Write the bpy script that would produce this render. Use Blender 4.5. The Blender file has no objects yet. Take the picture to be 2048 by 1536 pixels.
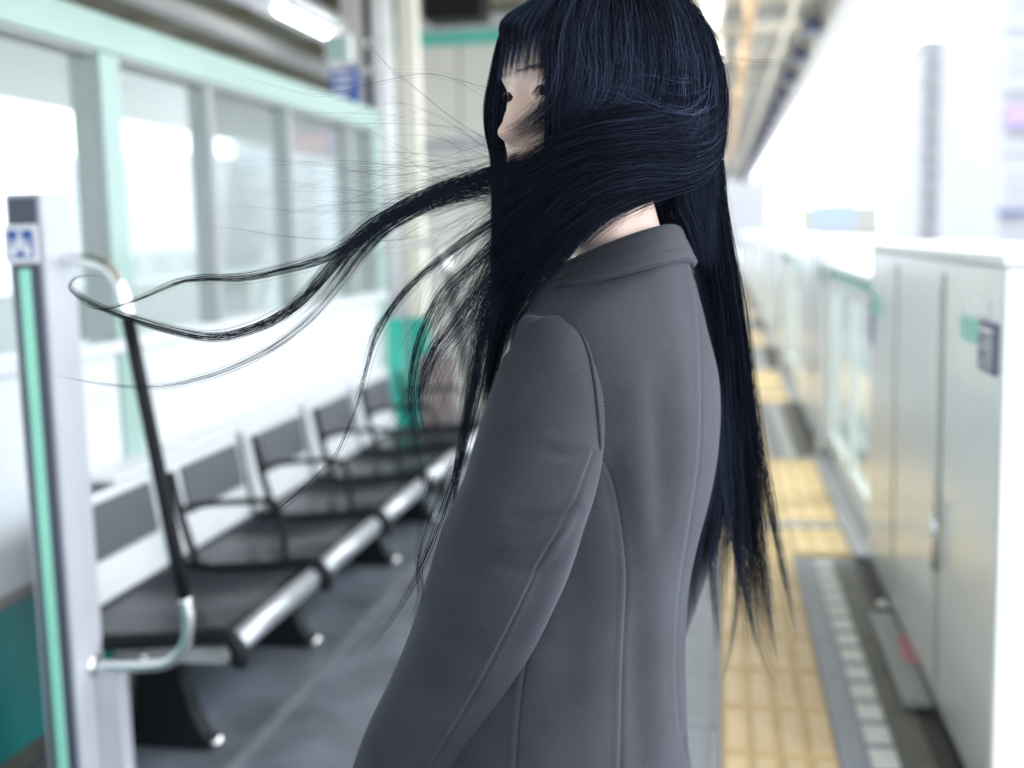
import bpy, bmesh, math, random
import numpy as np
from mathutils import Vector, Matrix

rng = np.random.default_rng(7)
random.seed(7)
scene = bpy.context.scene
COL = scene.collection

# ------------------------------------------------------------------ camera
FPX = 2333.0
def _n(v):
    v = np.array(v, float)
    return v / np.linalg.norm(v)
_t = _n((416, 308, -FPX))
_u = np.array((-451, 18280, 2333.0)); _u = _n(_u - _t * _u.dot(_t))
_r = np.cross(_t, _u)
ROT = np.array([_r, _t, _u])           # rows: world X (towards track), Y (along platform), Z in camera axes
CAM = np.array((0.0, 0.0, 1.37))       # eye height of the photographer

def ray(x, y):
    return ROT @ np.array((x - 1024, 768 - y, -FPX)) / FPX
def at(x, y, Y):
    d = ray(x, y)
    return CAM + d * (Y / d[1])
def proj(P):
    c = (np.asarray(P, float) - CAM) @ ROT
    return 1024 - FPX * c[..., 0] / c[..., 2], 768 + FPX * c[..., 1] / c[..., 2]

cd = bpy.data.cameras.new("camera")
cam = bpy.data.objects.new("camera", cd)
COL.objects.link(cam)
m4 = Matrix(((*ROT[0], CAM[0]), (*ROT[1], CAM[1]), (*ROT[2], CAM[2]), (0, 0, 0, 1)))
cam.matrix_world = m4
cd.sensor_width = 36.0
cd.lens = FPX / 2048 * 36.0
cd.clip_start = 0.05
cd.clip_end = 3000
cd.dof.use_dof = True
cd.dof.focus_distance = 1.185
cd.dof.aperture_fstop = 2.55
scene.camera = cam

# ------------------------------------------------------------------ light
SUN_EL, SUN_AZ = math.radians(52), math.radians(62)      # azimuth from +Y towards +X
w = bpy.data.worlds.new("World")
scene.world = w
w.use_nodes = True
nt = w.node_tree
nt.nodes.clear()
out = nt.nodes.new("ShaderNodeOutputWorld")
bg = nt.nodes.new("ShaderNodeBackground")
hs = nt.nodes.new("ShaderNodeHueSaturation")
sky = nt.nodes.new("ShaderNodeTexSky")
sky.sky_type = 'NISHITA'
sky.sun_disc = False
sky.sun_elevation = SUN_EL
sky.sun_rotation = SUN_AZ
sky.air_density = 1.0
sky.dust_density = 4.0
sky.ozone_density = 1.0
hs.inputs["Saturation"].default_value = 0.33
bg.inputs["Strength"].default_value = 0.15
# an even layer of bright cloud over the clear sky
cl = nt.nodes.new("ShaderNodeMix")
cl.data_type = 'RGBA'
cl.inputs[0].default_value = 0.85
cl.inputs[7].default_value = (9.2, 9.9, 10.8, 1)
nt.links.new(sky.outputs[0], hs.inputs["Color"])
nt.links.new(hs.outputs[0], cl.inputs[6])
nt.links.new(cl.outputs[2], bg.inputs["Color"])
nt.links.new(bg.outputs[0], out.inputs["Surface"])
sd = bpy.data.lights.new("sun", 'SUN')
sd.energy = 0.9
sd.angle = math.radians(25)
sd.color = (1.0, 0.96, 0.9)
sun = bpy.data.objects.new("sun", sd)
COL.objects.link(sun)
dirv = Vector((math.sin(SUN_AZ) * math.cos(SUN_EL), math.cos(SUN_AZ) * math.cos(SUN_EL), math.sin(SUN_EL)))
sun.rotation_euler = dirv.to_track_quat('Z', 'Y').to_euler()
vs = scene.view_settings
vs.view_transform = 'Standard'
vs.look = 'None'
vs.exposure = 1.6
vs.gamma = 1.0
vs.use_curve_mapping = False
scene.cycles.max_bounces = 8
scene.cycles.transparent_max_bounces = 12
scene.cycles.sample_clamp_indirect = 8.0

# ------------------------------------------------------------------ materials
def mat(name, col, rough=0.5, metal=0.0, var=0.06, scale=6.0, bump=0.0, bscale=60.0, spec=0.5, coat=0.0, stretch=None):
    m = bpy.data.materials.new(name)
    m.use_nodes = True
    n, l = m.node_tree.nodes, m.node_tree.links
    b = n["Principled BSDF"]
    b.inputs["Roughness"].default_value = rough
    b.inputs["Metallic"].default_value = metal
    b.inputs["Specular IOR Level"].default_value = spec
    b.inputs["Coat Weight"].default_value = coat
    b.inputs["Coat Roughness"].default_value = 0.08
    tc = n.new("ShaderNodeTexCoord")
    src = tc.outputs["Object"]
    if stretch:
        mp = n.new("ShaderNodeMapping")
        mp.inputs["Scale"].default_value = stretch
        l.new(src, mp.inputs["Vector"])
        src = mp.outputs[0]
    nz = n.new("ShaderNodeTexNoise")
    nz.inputs["Scale"].default_value = scale
    nz.inputs["Detail"].default_value = 6.0
    nz.inputs["Roughness"].default_value = 0.6
    l.new(src, nz.inputs["Vector"])
    rp = n.new("ShaderNodeMapRange")
    rp.inputs["From Min"].default_value = 0.3
    rp.inputs["From Max"].default_value = 0.7
    rp.inputs["To Min"].default_value = 1.0 - var
    rp.inputs["To Max"].default_value = 1.0 + var
    l.new(nz.outputs["Fac"], rp.inputs["Value"])
    mx = n.new("ShaderNodeVectorMath")
    mx.operation = 'SCALE'
    mx.inputs[0].default_value = col[:3]
    l.new(rp.outputs[0], mx.inputs["Scale"])
    l.new(mx.outputs[0], b.inputs["Base Color"])
    if bump:
        nb = n.new("ShaderNodeTexNoise")
        nb.inputs["Scale"].default_value = bscale
        nb.inputs["Detail"].default_value = 4.0
        l.new(src, nb.inputs["Vector"])
        bp = n.new("ShaderNodeBump")
        bp.inputs["Strength"].default_value = bump
        bp.inputs["Distance"].default_value = 0.004
        l.new(nb.outputs["Fac"], bp.inputs["Height"])
        l.new(bp.outputs[0], b.inputs["Normal"])
    return m

def emat(name, col, s):
    m = bpy.data.materials.new(name)
    m.use_nodes = True
    b = m.node_tree.nodes["Principled BSDF"]
    b.inputs["Base Color"].default_value = (*col, 1)
    b.inputs["Emission Color"].default_value = (*col, 1)
    b.inputs["Emission Strength"].default_value = s
    return m

def glassmat(name, tint=(0.95, 1.0, 0.98), rough=0.0, veil=0.06):
    # thin pane: clear, with a fresnel reflection and a thin pale diffuse veil
    m = bpy.data.materials.new(name)
    m.use_nodes = True
    n, l = m.node_tree.nodes, m.node_tree.links
    n.remove(n["Principled BSDF"])
    tr = n.new("ShaderNodeBsdfTransparent"); tr.inputs[0].default_value = (*tint, 1)
    gl = n.new("ShaderNodeBsdfGlossy"); gl.inputs["Roughness"].default_value = rough
    df = n.new("ShaderNodeBsdfDiffuse"); df.inputs[0].default_value = (0.8, 0.84, 0.83, 1)
    lw = n.new("ShaderNodeLayerWeight"); lw.inputs[0].default_value = 0.5
    pw = n.new("ShaderNodeMath"); pw.operation = 'POWER'; pw.inputs[1].default_value = 5.0
    fr = n.new("ShaderNodeMath"); fr.operation = 'MULTIPLY_ADD'; fr.inputs[1].default_value = 0.9; fr.inputs[2].default_value = 0.04
    l.new(lw.outputs["Facing"], pw.inputs[0]); l.new(pw.outputs[0], fr.inputs[0])
    m1 = n.new("ShaderNodeMixShader"); m1.inputs[0].default_value = veil
    m2 = n.new("ShaderNodeMixShader")
    l.new(tr.outputs[0], m1.inputs[1]); l.new(df.outputs[0], m1.inputs[2])
    l.new(fr.outputs[0], m2.inputs[0]); l.new(m1.outputs[0], m2.inputs[1]); l.new(gl.outputs[0], m2.inputs[2])
    l.new(m2.outputs[0], n["Material Output"].inputs[0])
    return m

M = dict(
    asphalt=mat("platform asphalt", (0.150, 0.166, 0.200), 0.42, var=0.42, scale=3.5, bump=0.5, bscale=180),
    darkfloor=mat("dark damp asphalt", (0.112, 0.114, 0.098), 0.45, var=0.3, scale=9, bump=0.6, bscale=150),
    paver=mat("grey paver", (0.26, 0.285, 0.31), 0.5, var=0.1, scale=9, bump=0.3),
    edge=mat("blue grey edge tile", (0.25, 0.275, 0.32), 0.3, var=0.12, scale=12),
    yellow=mat("yellow tactile tile", (0.76, 0.575, 0.33), 0.5, var=0.10, scale=7, bump=0.2),
    groove=mat("deeper yellow groove", (0.68, 0.49, 0.24), 0.6, var=0.12, scale=7),  # tile base between the bars, a darker yellow than the bars
    white=mat("white floor tile", (0.80, 0.81, 0.79), 0.4, var=0.05),
    line=mat("worn pale line", (0.165, 0.18, 0.205), 0.6, var=0.25, scale=20),
    ground=mat("ballast ground", (0.50, 0.50, 0.50), 0.9, var=0.2, scale=2, bump=0.8, bscale=12),
    black=mat("black gutter rubber", (0.012, 0.013, 0.011), 0.5, var=0.2),
    gate=mat("pale grey gate steel", (0.77, 0.805, 0.79), 0.25, var=0.03, scale=3, coat=0.3),
    gatewhite=mat("white gate cover", (0.80, 0.82, 0.82), 0.35, var=0.03, coat=0.3),
    gatedark=mat("olive gate seam", (0.46, 0.48, 0.42), 0.4, var=0.1),
    teal=mat("teal band", (0.05, 0.36, 0.29), 0.4, var=0.06),
    mintlabel=mat("mint label", (0.28, 0.66, 0.52), 0.4, var=0.05),
    navy=mat("navy sign", (0.085, 0.10, 0.20), 0.4, var=0.1),
    steel=mat("brushed steel", (0.50, 0.52, 0.56), 0.45, 1.0, var=0.06, scale=30),
    chrome=mat("polished steel", (0.80, 0.81, 0.80), 0.12, 1.0, var=0.03),
    mint=mat("mint painted steel", (0.35, 0.51, 0.455), 0.4, var=0.04, scale=4, coat=0.2),
    alu=mat("grey aluminium frame", (0.36, 0.38, 0.38), 0.45, 0.0, var=0.05),
    wallwhite=mat("white wall panel", (0.74, 0.77, 0.79), 0.4, var=0.04, scale=3, coat=0.2),
    tealbase=mat("teal glossy base panel", (0.02, 0.26, 0.25), 0.25, var=0.12, scale=5),
    seatblack=mat("black perforated seat", (0.022, 0.025, 0.034), 0.17, var=0.2, scale=40, bump=0.4, bscale=300),
    blackmetal=mat("black powder coated steel", (0.008, 0.009, 0.011), 0.5, var=0.1, spec=0.2),
    padgrey=mat("grey perforated pad", (0.10, 0.107, 0.125), 0.4, var=0.08, scale=50, bump=0.4, bscale=300),
    postdark=mat("charcoal post inlay", (0.075, 0.08, 0.115), 0.5, var=0.08),
    postlight=mat("light grey post", (0.52, 0.54, 0.58), 0.4, var=0.04),
    mintstrip=mat("mint light strip", (0.33, 0.75, 0.58), 0.4, var=0.04),
    blue=mat("blue sign face", (0.03, 0.09, 0.35), 0.4, var=0.05),
    signwhite=mat("white sign face", (0.80, 0.81, 0.84), 0.4, var=0.02),
    columnwhite=mat("white painted column", (0.82, 0.84, 0.84), 0.4, var=0.06, scale=5),
    columncream=mat("cream painted column", (0.80, 0.77, 0.66), 0.45, var=0.06, scale=5),
    columngreen=mat("green painted column base", (0.03, 0.46, 0.36), 0.35, var=0.08, scale=5, coat=0.2),
    conduit=mat("beige grey conduit", (0.50, 0.48, 0.46), 0.5, var=0.06),
    darkduct_gap=mat("dark cable duct", (0.03, 0.04, 0.04), 0.5),  # colours the cable duct and the strip of shade between the columns
    beigewall=mat("beige wall panel", (0.68, 0.67, 0.61), 0.5, var=0.03, scale=3),
    mintband=mat("mint wall band", (0.12, 0.55, 0.44), 0.4, var=0.05),
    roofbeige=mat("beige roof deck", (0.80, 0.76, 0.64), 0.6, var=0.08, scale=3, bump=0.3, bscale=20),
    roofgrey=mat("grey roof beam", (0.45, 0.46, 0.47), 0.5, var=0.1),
    roofshaded=mat("shaded olive roof deck", (0.26, 0.25, 0.18), 0.7, var=0.2, scale=3),  # olive, with the shade on the inner side put into the colour
    fascia=mat("pale grey fascia", (0.55, 0.55, 0.54), 0.5, var=0.05),
    rust=mat("rusty orange pipe", (0.60, 0.38, 0.18), 0.6, var=0.15, scale=8),
    brownpanel=mat("faded brown panel", (0.36, 0.30, 0.29), 0.5, var=0.1),
    bwhite=mat("pale facade", (0.33, 0.335, 0.345), 0.8, var=0.04, scale=0.3),
    bgrey=mat("grey facade", (0.35, 0.36, 0.375), 0.8, var=0.06, scale=0.3),
    bpink=mat("pale pink facade", (0.30, 0.245, 0.25), 0.8, var=0.04, scale=0.3),
    bwin=mat("facade window glass", (0.265, 0.275, 0.285), 0.3, var=0.1),
    bblue=mat("pale blue board", (0.25, 0.31, 0.45), 0.6, var=0.08),
    bpurple=mat("purple board", (0.30, 0.22, 0.42), 0.6),
    bred=mat("red board", (0.45, 0.25, 0.26), 0.6),
    byellow=mat("pale yellow facade", (0.30, 0.30, 0.235), 0.8),
    lamp=emat("lit fluorescent tube", (1, 1, 1), 6.0),
    pane=glassmat("clear windbreak glass"),
    doorpane=glassmat("gate door glass", veil=0.18),
    redpatch=mat("pink red sticker", (0.60, 0.16, 0.22), 0.4),
)

# ------------------------------------------------------------------ mesh helpers
def link(name, me, m=None, parent=None, loc=None, smooth=False):
    o = bpy.data.objects.new(name, me)
    COL.objects.link(o)
    if m is not None:
        me.materials.append(m)
    if smooth:
        me.polygons.foreach_set("use_smooth", [True] * len(me.polygons))
    if loc is not None:
        o.location = loc
    if parent is not None:
        o.parent = parent
    return o

def tag(o, label=None, cat=None, group=None, kind=None):
    if label: o["label"] = label
    if cat: o["category"] = cat
    if group: o["group"] = group
    if kind: o["kind"] = kind
    return o

def thing(name, label, cat, loc=(0, 0, 0), group=None):
    o = bpy.data.objects.new(name, None)
    o.empty_display_size = 0.1
    COL.objects.link(o)
    o.location = loc
    return tag(o, label, cat, group)

def bm_box(bm, x0, x1, y0, y1, z0, z1, bev=0.0):
    r = bmesh.ops.create_cube(bm, size=1.0)
    vs_ = r["verts"]
    bmesh.ops.scale(bm, vec=(x1 - x0, y1 - y0, z1 - z0), verts=vs_)
    bmesh.ops.translate(bm, vec=((x0 + x1) / 2, (y0 + y1) / 2, (z0 + z1) / 2), verts=vs_)
    if bev:
        es = list({e for v in vs_ for e in v.link_edges})
        bmesh.ops.bevel(bm, geom=es, offset=bev, segments=2, affect='EDGES', profile=0.5)

def mesh_of(bm, name):
    me = bpy.data.meshes.new(name)
    bm.to_mesh(me)
    bm.free()
    return me

def box_mesh(name, x0, x1, y0, y1, z0, z1, bev=0.004):
    bm = bmesh.new()
    bm_box(bm, x0, x1, y0, y1, z0, z1, bev)
    return mesh_of(bm, name)

def box(name, m, x0, x1, y0, y1, z0, z1, parent=None, bev=0.004):
    """a box in world coordinates, parented without moving it"""
    o = link(name, box_mesh(name, x0, x1, y0, y1, z0, z1, bev), m)
    if parent is not None:
        o.parent = parent
        off = Vector((0, 0, 0))
        p = parent
        while p is not None:
            off += p.location
            p = p.parent
        o.location = -off
    return o

def catmull(P, n):
    P = np.asarray(P, float)
    k = len(P)
    if k == 2:
        t = np.linspace(0, 1, n)[:, None]
        return P[0] * (1 - t) + P[1] * t
    Q = np.vstack([2 * P[0] - P[1], P, 2 * P[-1] - P[-2]])
    t = np.linspace(0, k - 1 - 1e-9, n)
    i = t.astype(int)
    f = (t - i)[:, None]
    a, b, c, d = Q[i], Q[i + 1], Q[i + 2], Q[i + 3]
    return 0.5 * (2 * b + (c - a) * f + (2 * a - 5 * b + 4 * c - d) * f * f + (3 * b - a - 3 * c + d) * f ** 3)

def grid_mesh(name, P, closed=True, cap0=False, cap1=False):
    nu, nv = P.shape[:2]
    V = P.reshape(-1, 3)
    i = np.arange(nu - 1)[:, None]
    j = np.arange(nv if closed else nv - 1)[None, :]
    j2 = (j + 1) % nv
    F = np.stack([i * nv + j, i * nv + j2, (i + 1) * nv + j2, (i + 1) * nv + j], -1).reshape(-1, 4)
    faces = F.tolist()
    verts = V.tolist()
    if cap0:
        verts.append(P[0].mean(0).tolist()); c = len(verts) - 1
        faces += [[c, (q + 1) % nv, q] for q in range(nv)]
    if cap1:
        verts.append(P[-1].mean(0).tolist()); c = len(verts) - 1
        b = (nu - 1) * nv
        faces += [[c, b + q, b + (q + 1) % nv] for q in range(nv)]
    me = bpy.data.meshes.new(name)
    me.from_pydata(verts, [], faces)
    me.polygons.foreach_set("use_smooth", [True] * len(me.polygons))
    me.update()
    return me

def frames(C):
    T = np.gradient(C, axis=0)
    T /= np.linalg.norm(T, axis=1)[:, None] + 1e-12
    up = np.array((0, 0, 1.0))
    if abs(T[0] @ up) > 0.9: up = np.array((0, 1.0, 0))
    N = np.zeros_like(C)
    n0 = up - T[0] * (T[0] @ up)
    N[0] = n0 / np.linalg.norm(n0)
    for k in range(1, len(C)):
        v = N[k - 1] - T[k] * (N[k - 1] @ T[k])
        N[k] = v / (np.linalg.norm(v) + 1e-12)
    return T, N, np.cross(T, N)

def tube_mesh(name, C, r, seg=12, n=None, flat=1.0):
    C = np.asarray(C, float)
    if n: C = catmull(C, n)
    r = np.asarray(r, float)
    if r.ndim: r = np.interp(np.linspace(0, 1, len(C)), np.linspace(0, 1, len(r)), r)
    r = np.broadcast_to(r, (len(C),))
    T, N, B = frames(C)
    a = np.linspace(0, 2 * np.pi, seg, endpoint=False)
    P = C[:, None] + r[:, None, None] * (np.cos(a)[None, :, None] * N[:, None] + flat * np.sin(a)[None, :, None] * B[:, None])
    return grid_mesh(name, P, True, True, True)

def tube(name, m, C, r, parent=None, seg=12, n=None, flat=1.0):
    o = link(name, tube_mesh(name, C, r, seg, n, flat), m)
    if parent is not None:
        o.parent = parent
        off = Vector((0, 0, 0)); p = parent
        while p is not None:
            off += p.location; p = p.parent
        o.location = -off
    return o

def copy_tree(o, parent=None):
    c = o.copy()
    COL.objects.link(c)
    c.parent = parent
    for ch in [q for q in scene.objects if q.parent is o]:
        copy_tree(ch, c)
    return c

# ------------------------------------------------------------------ ground and platform
def sheet(name, m, x0, x1, y0, y1, z, thick=0.1, kind="structure"):
    o = link(name, box_mesh(name, x0, x1, y0, y1, z - thick, z, 0), m)
    return tag(o, kind=kind)

sheet("ground", M["ground"], -600, 600, -300, 900, -1.25, 0.5)
sheet("platform_floor", M["asphalt"], -7.4, 0.30, -32, 62, -0.006, 1.2)
sheet("platform_edge", M["darkfloor"], 0.30, 1.02, -32, 62, -0.008, 1.1)
seamline = sheet("floor_line", M["line"], -1.285, -1.25, -2, 40, -0.0015, 0.006)

# grey pavers beside the tactile path: each paver is a part of the strip
pav = sheet("paver_strip", M["edge"], -0.46, -0.004, 1.0, 16, -0.003, 0.02)
pm = box_mesh("paver", -0.195, 0.195, 0, 0.37, -0.01, 0.004, 0.004)
pm.materials.append(M["paver"])
km = box_mesh("paver_edge", -0.014, 0.014, 0, 0.37, -0.01, 0.004, 0.003)
km.materials.append(M["paver"])
for i in range(26):
    y = 2.0 + i * 0.38
    for me, x in ((pm, -0.242), (km, -0.021)):
        o = link("paver", me, None, pav, (x, y, 0.0))

# yellow tactile tiles, each a part of the path
path = sheet("tactile_path", M["edge"], -0.002, 0.302, 1.0, 46, -0.002, 0.02)
def tile_mesh(nm, wid):
    bm = bmesh.new()
    bm_box(bm, 0.002, wid - 0.002, 0.002, 0.298, -0.01, 0.004, 0.002)
    nf = len(bm.faces)
    nb = max(1, int(round(wid / 0.075)))
    for k in range(nb):
        x = (k + 0.5) * wid / nb
        bm_box(bm, x - 0.026, x + 0.026, 0.018, 0.282, 0.003, 0.010, 0.003)
    bm.faces.ensure_lookup_table()
    for f_ in bm.faces[nf:]: f_.material_index = 1
    me = mesh_of(bm, nm)
    me.materials.append(M["groove"]); me.materials.append(M["yellow"])
    return me
tm = tile_mesh("tile", 0.300)
tm2 = tile_mesh("tile_short", 0.245)
ys = [2.07 + 0.3 * i for i in range(-3, 140)]
for y in ys:
    if abs(y + 0.15 - 5.40) < 0.12: y += 0.0
    link("tile", tm, None, path, (0.0, y, 0.0))
PERIOD, GAP0 = 4.50, 2.66          # cabinets stand at GAP0 + k * PERIOD, 2.24 m long
CAB = 2.24
for k in range(8):
    y0 = GAP0 + CAB + k * PERIOD
    for q in range(7):
        link("tile", tm2, None, path, (0.302, y0 + 0.02 + q * 0.3, 0.0))
for k in range(4):
    y = 5.36 + k * PERIOD
    tag(link("expansion_joint", box_mesh("expansion_joint", -0.002, 0.56, y, y + 0.10, -0.01, 0.0125, 0), M["edge"]), kind="structure")

# white edge marks and blue grey edge tiles between the cabinets
marks = sheet("edge_strip", M["edge"], 0.303, 0.545, 1.0, 46, -0.0045, 0.02)
wm = box_mesh("white_tile", -0.035, 0.035, 0, 0.112, -0.004, 0.003, 0.002); wm.materials.append(M["white"])
gm = box_mesh("edge_tile", -0.036, 0.036, 0, 0.296, -0.004, 0.002, 0.002); gm.materials.append(M["edge"])
em = box_mesh("dark_tile", -0.044, 0.044, 0, 0.296, -0.004, 0.002, 0.002); em.materials.append(M["darkfloor"])
for k in range(6):
    y0 = GAP0 - 0.02 + k * PERIOD
    for q in range(15):
        link("white_tile", wm, None, marks, (0.416, y0 + q * 0.15, 0.0))
    for q in range(7):
        link("edge_tile", gm, None, marks, (0.340, y0 + 0.02 + q * 0.3, 0.0))
        link("dark_tile", em, None, marks, (0.50, y0 + 0.05 + q * 0.3, 0.0))
sheet("platform_gutter", M["black"], 0.548, 0.604, 1.0, 46, -0.002, 0.02)

# ------------------------------------------------------------------ platform gates on the near track
NTH = ["first", "second", "third", "fourth", "fifth", "sixth", "seventh", "eighth", "ninth", "tenth"]
def cabinet(k, first=False):
    y0 = GAP0 + k * PERIOD
    y1 = y0 + CAB
    lab = ["nearest pale grey platform gate cabinet with navy sign and mint label",
           "second pale grey gate cabinet beyond the first pair of glass gate doors",
           "third pale gate cabinet along the track edge beside the long black hair",
           ][k] if k < 3 else f"pale gate cabinet, {NTH[k]} from the camera in the row along the track edge"
    t = thing("gate_cabinet", lab, "platform gate", (0.60, y0, 0), "gate cabinets along the track edge")
    box("body", M["gate"], 0.60, 0.93, y0, y1, 0.02, 1.275, t, 0.008)
    box("end_cover", M["gatewhite"], 0.602, 0.93, y0 - 0.012, y0 - 0.001, 0.03, 1.27, t, 0.003)
    box("top_cover", M["gatewhite"], 0.592, 0.94, y0 - 0.014, y1 + 0.005, 1.276, 1.306, t, 0.010)
    if k < 3:
        for q in (0.66, 1.52):
            box("seam", M["gatedark"], 0.5955, 0.601, y0 + q, y0 + q + 0.03, 0.06, 1.24, t, 0.001)
        box("raised_panel", M["gate"], 0.594, 0.6005, y0 + 0.72, y0 + 1.48, 0.10, 1.20, t, 0.003)
        tube("pull_bar", M["chrome"], [(0.585, y0 + 0.64, 0.42), (0.585, y0 + 0.64, 0.62)], 0.009, t)
        lb = box("mint_label", M["mintlabel"], 0.5965, 0.602, y0 + 0.205, y0 + 0.44, 1.085, 1.145, t, 0.001)
        sg = box("navy_sign", M["navy"], 0.592, 0.602, y0 + 0.03, y0 + 0.20, 1.035, 1.15, t, 0.003)
        for q, (za, zb, ya, yb) in enumerate([(1.125, 1.135, .05, .18), (1.105, 1.111, .05, .15), (1.088, 1.094, .05, .17), (1.07, 1.076, .05, .12), (1.053, 1.058, .05, .16)]):
            box("sign_line", M["gate"], 0.5905, 0.593, y0 + ya, y0 + yb, za, zb, sg, 0)
        box("small_label", M["gatewhite"], 0.5965, 0.602, y0 + 0.12, y0 + 0.34, 1.16, 1.20, t, 0.001)
        box("far_sign", M["navy"], 0.594, 0.602, y1 - 0.10, y1 - 0.02, 0.90, 1.10, t, 0.002)
        box("far_label", M["mintlabel"], 0.5965, 0.602, y1 - 0.34, y1 - 0.11, 1.03, 1.10, t, 0.001)
        box("foot_sensor", M["chrome"], 0.565, 0.60, y0 - 0.05, y0 + 0.03, 0.02, 0.10, t, 0.012)
    return t

def doors(k):
    y0 = GAP0 + CAB + k * PERIOD + 0.006
    L = (PERIOD - CAB - 0.03) / 2
    for s in range(2):
        a, b = y0 + s * (L + 0.008), y0 + s * (L + 0.008) + L
        which = ["nearer", "farther"][s]
        where = ["first gate opening", "second gate opening", "third gate opening"][k] if k < 3 else None
        lab = f"{which} sliding glass gate door in the {where}, teal band on top rail" if where else f"{which} sliding glass gate door in the {NTH[k]} gate opening along the track"
        t = thing("gate_door", lab, "gate door", (0.64, a, 0), "sliding gate doors along the track edge")
        bm = bmesh.new()
        bm_box(bm, 0.64, 0.68, a, b, 1.02, 1.13)
        bm_box(bm, 0.64, 0.68, a, b, 0.03, 0.16)
        bm_box(bm, 0.64, 0.68, a, a + 0.07, 0.1605, 1.0195)
        bm_box(bm, 0.64, 0.68, b - 0.07, b, 0.1605, 1.0195)
        o = link("door_frame", mesh_of(bm, "door_frame"), M["gate"], t, (-0.64, -a, 0))
        box("pane", M["doorpane"], 0.655, 0.663, a + 0.07, b - 0.07, 0.16, 1.02, t, 0)
        box("teal_band", M["teal"], 0.634, 0.6395, a + 0.002, b - 0.002, 1.085, 1.125, t, 0)
        box("top_rail", M["gatewhite"], 0.632, 0.69, a, b, 1.131, 1.160, t, 0.006)
for k in range(9):
    cabinet(k)
    doors(k)
for k in range(4):
    y = GAP0 + CAB + k * PERIOD
    tag(link("door_sill", box_mesh("door_sill", 0.548, 0.632, y, y + PERIOD - CAB - 0.02, -0.01, 0.016, 0.004), M["steel"]),
        ["brushed steel door sill beside the first yellow crossing patch", "brushed steel door sill beside the second yellow crossing patch",
         "brushed steel door sill third along the track edge", "brushed steel door sill fourth along the track edge"][k], "door sill", "door sills under the gates")
t = thing("cover_plate", "pale cover plate with pink red sticker lying at foot of nearest cabinet", "cover plate", (0.55, 3.3, 0))
box("plate", M["alu"], 0.512, 0.594, 3.32, 4.12, 0.004, 0.028, t, 0.008)
box("sticker", M["redpatch"], 0.568, 0.5955, 3.62, 3.86, 0.0285, 0.0305, t, 0)
tag(link("floor_bolt", tube_mesh("floor_bolt", [(0.575, 4.24, -0.01), (0.575, 4.24, 0.02), (0.575, 4.24, 0.03)], [0.02, 0.02, 0.008], 16), M["chrome"]),
    "small shiny bolt head at foot of nearest gate cabinet", "bolt")

# ------------------------------------------------------------------ windbreak with glass behind the bench
WX = -1.80
wb = thing("windbreak", "mint framed glass windbreak with white lower panels behind the bench", "windbreak", (WX, 3.3, 0))
W0, W1 = 0.6, 6.15
box("top_beam", M["mint"], WX - 0.10, WX + 0.006, W0, W1, 1.94, 2.05, wb, 0.006)
box("beam_lip", M["alu"], WX - 0.085, WX - 0.004, W0, W1, 1.925, 1.9385, wb, 0.001)
box("sill", M["wallwhite"], WX - 0.10, WX + 0.025, W0, W1, 1.045, 1.085, wb, 0.006)
posts_y = [3.26, 6.03]
for y in posts_y:
    box("post", M["alu"], WX - 0.095, WX - 0.004, y, y + 0.11, 0.0, 1.924, wb, 0.002)
    box("post_cover", M["mint"], WX - 0.003, WX + 0.005, y - 0.002, y + 0.114, 1.087, 1.937, wb, 0.001)
    box("post_cover", M["mint"], WX - 0.003, WX + 0.010, y - 0.002, y + 0.114, 0.48, 1.043, wb, 0.001)
for y in (4.02, 4.82, 5.66, 1.9, 2.6):
    mu = box("mullion", M["alu"], WX - 0.085, WX - 0.008, y, y + 0.05, 1.086, 1.924, wb, 0.002)
edges = [W0, 1.9, 2.6, 3.26, 4.02, 4.82, 5.66, 6.03]
wid = [0, .05, .05, .11, .05, .05, .05, 0]
for a, b, wa in zip(edges[:-1], edges[1:], wid[:-1]):
    box("pane", M["pane"], WX - 0.05, WX - 0.044, a + wa + 0.001, b - 0.001, 1.086, 1.924, wb, 0)
ledges = [W0, 2.0, 3.26, 4.65, 6.03]
for a, b in zip(ledges[:-1], ledges[1:]):
    box("wall_panel", M["wallwhite"], WX - 0.06, WX, a + 0.004, b - 0.004, 0.485, 1.044, wb, 0.004)
    box("base_panel", M["tealbase"], WX - 0.055, WX - 0.006, a + 0.004, b - 0.004, 0.06, 0.458, wb, 0.004)
box("dado_rail", M["brownpanel"], WX - 0.05, WX + 0.004, W0, W1, 0.459, 0.484, wb, 0.002)
box("plinth", M["darkfloor"], WX - 0.06, WX - 0.008, W0, W1, 0.0, 0.059, wb, 0.002)

# ------------------------------------------------------------------ bench
bench = thing("platform_bench", "long black and steel platform bench with armrests and grey back pads", "bench", (-1.45, 2.54, 0))
SY = [2.54 + 0.625 * i for i in range(6)]
box("back_ledge", M["signwhite"], -1.797, -1.662, 2.95, SY[5], 0.708, 0.724, bench, 0.004)
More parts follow.
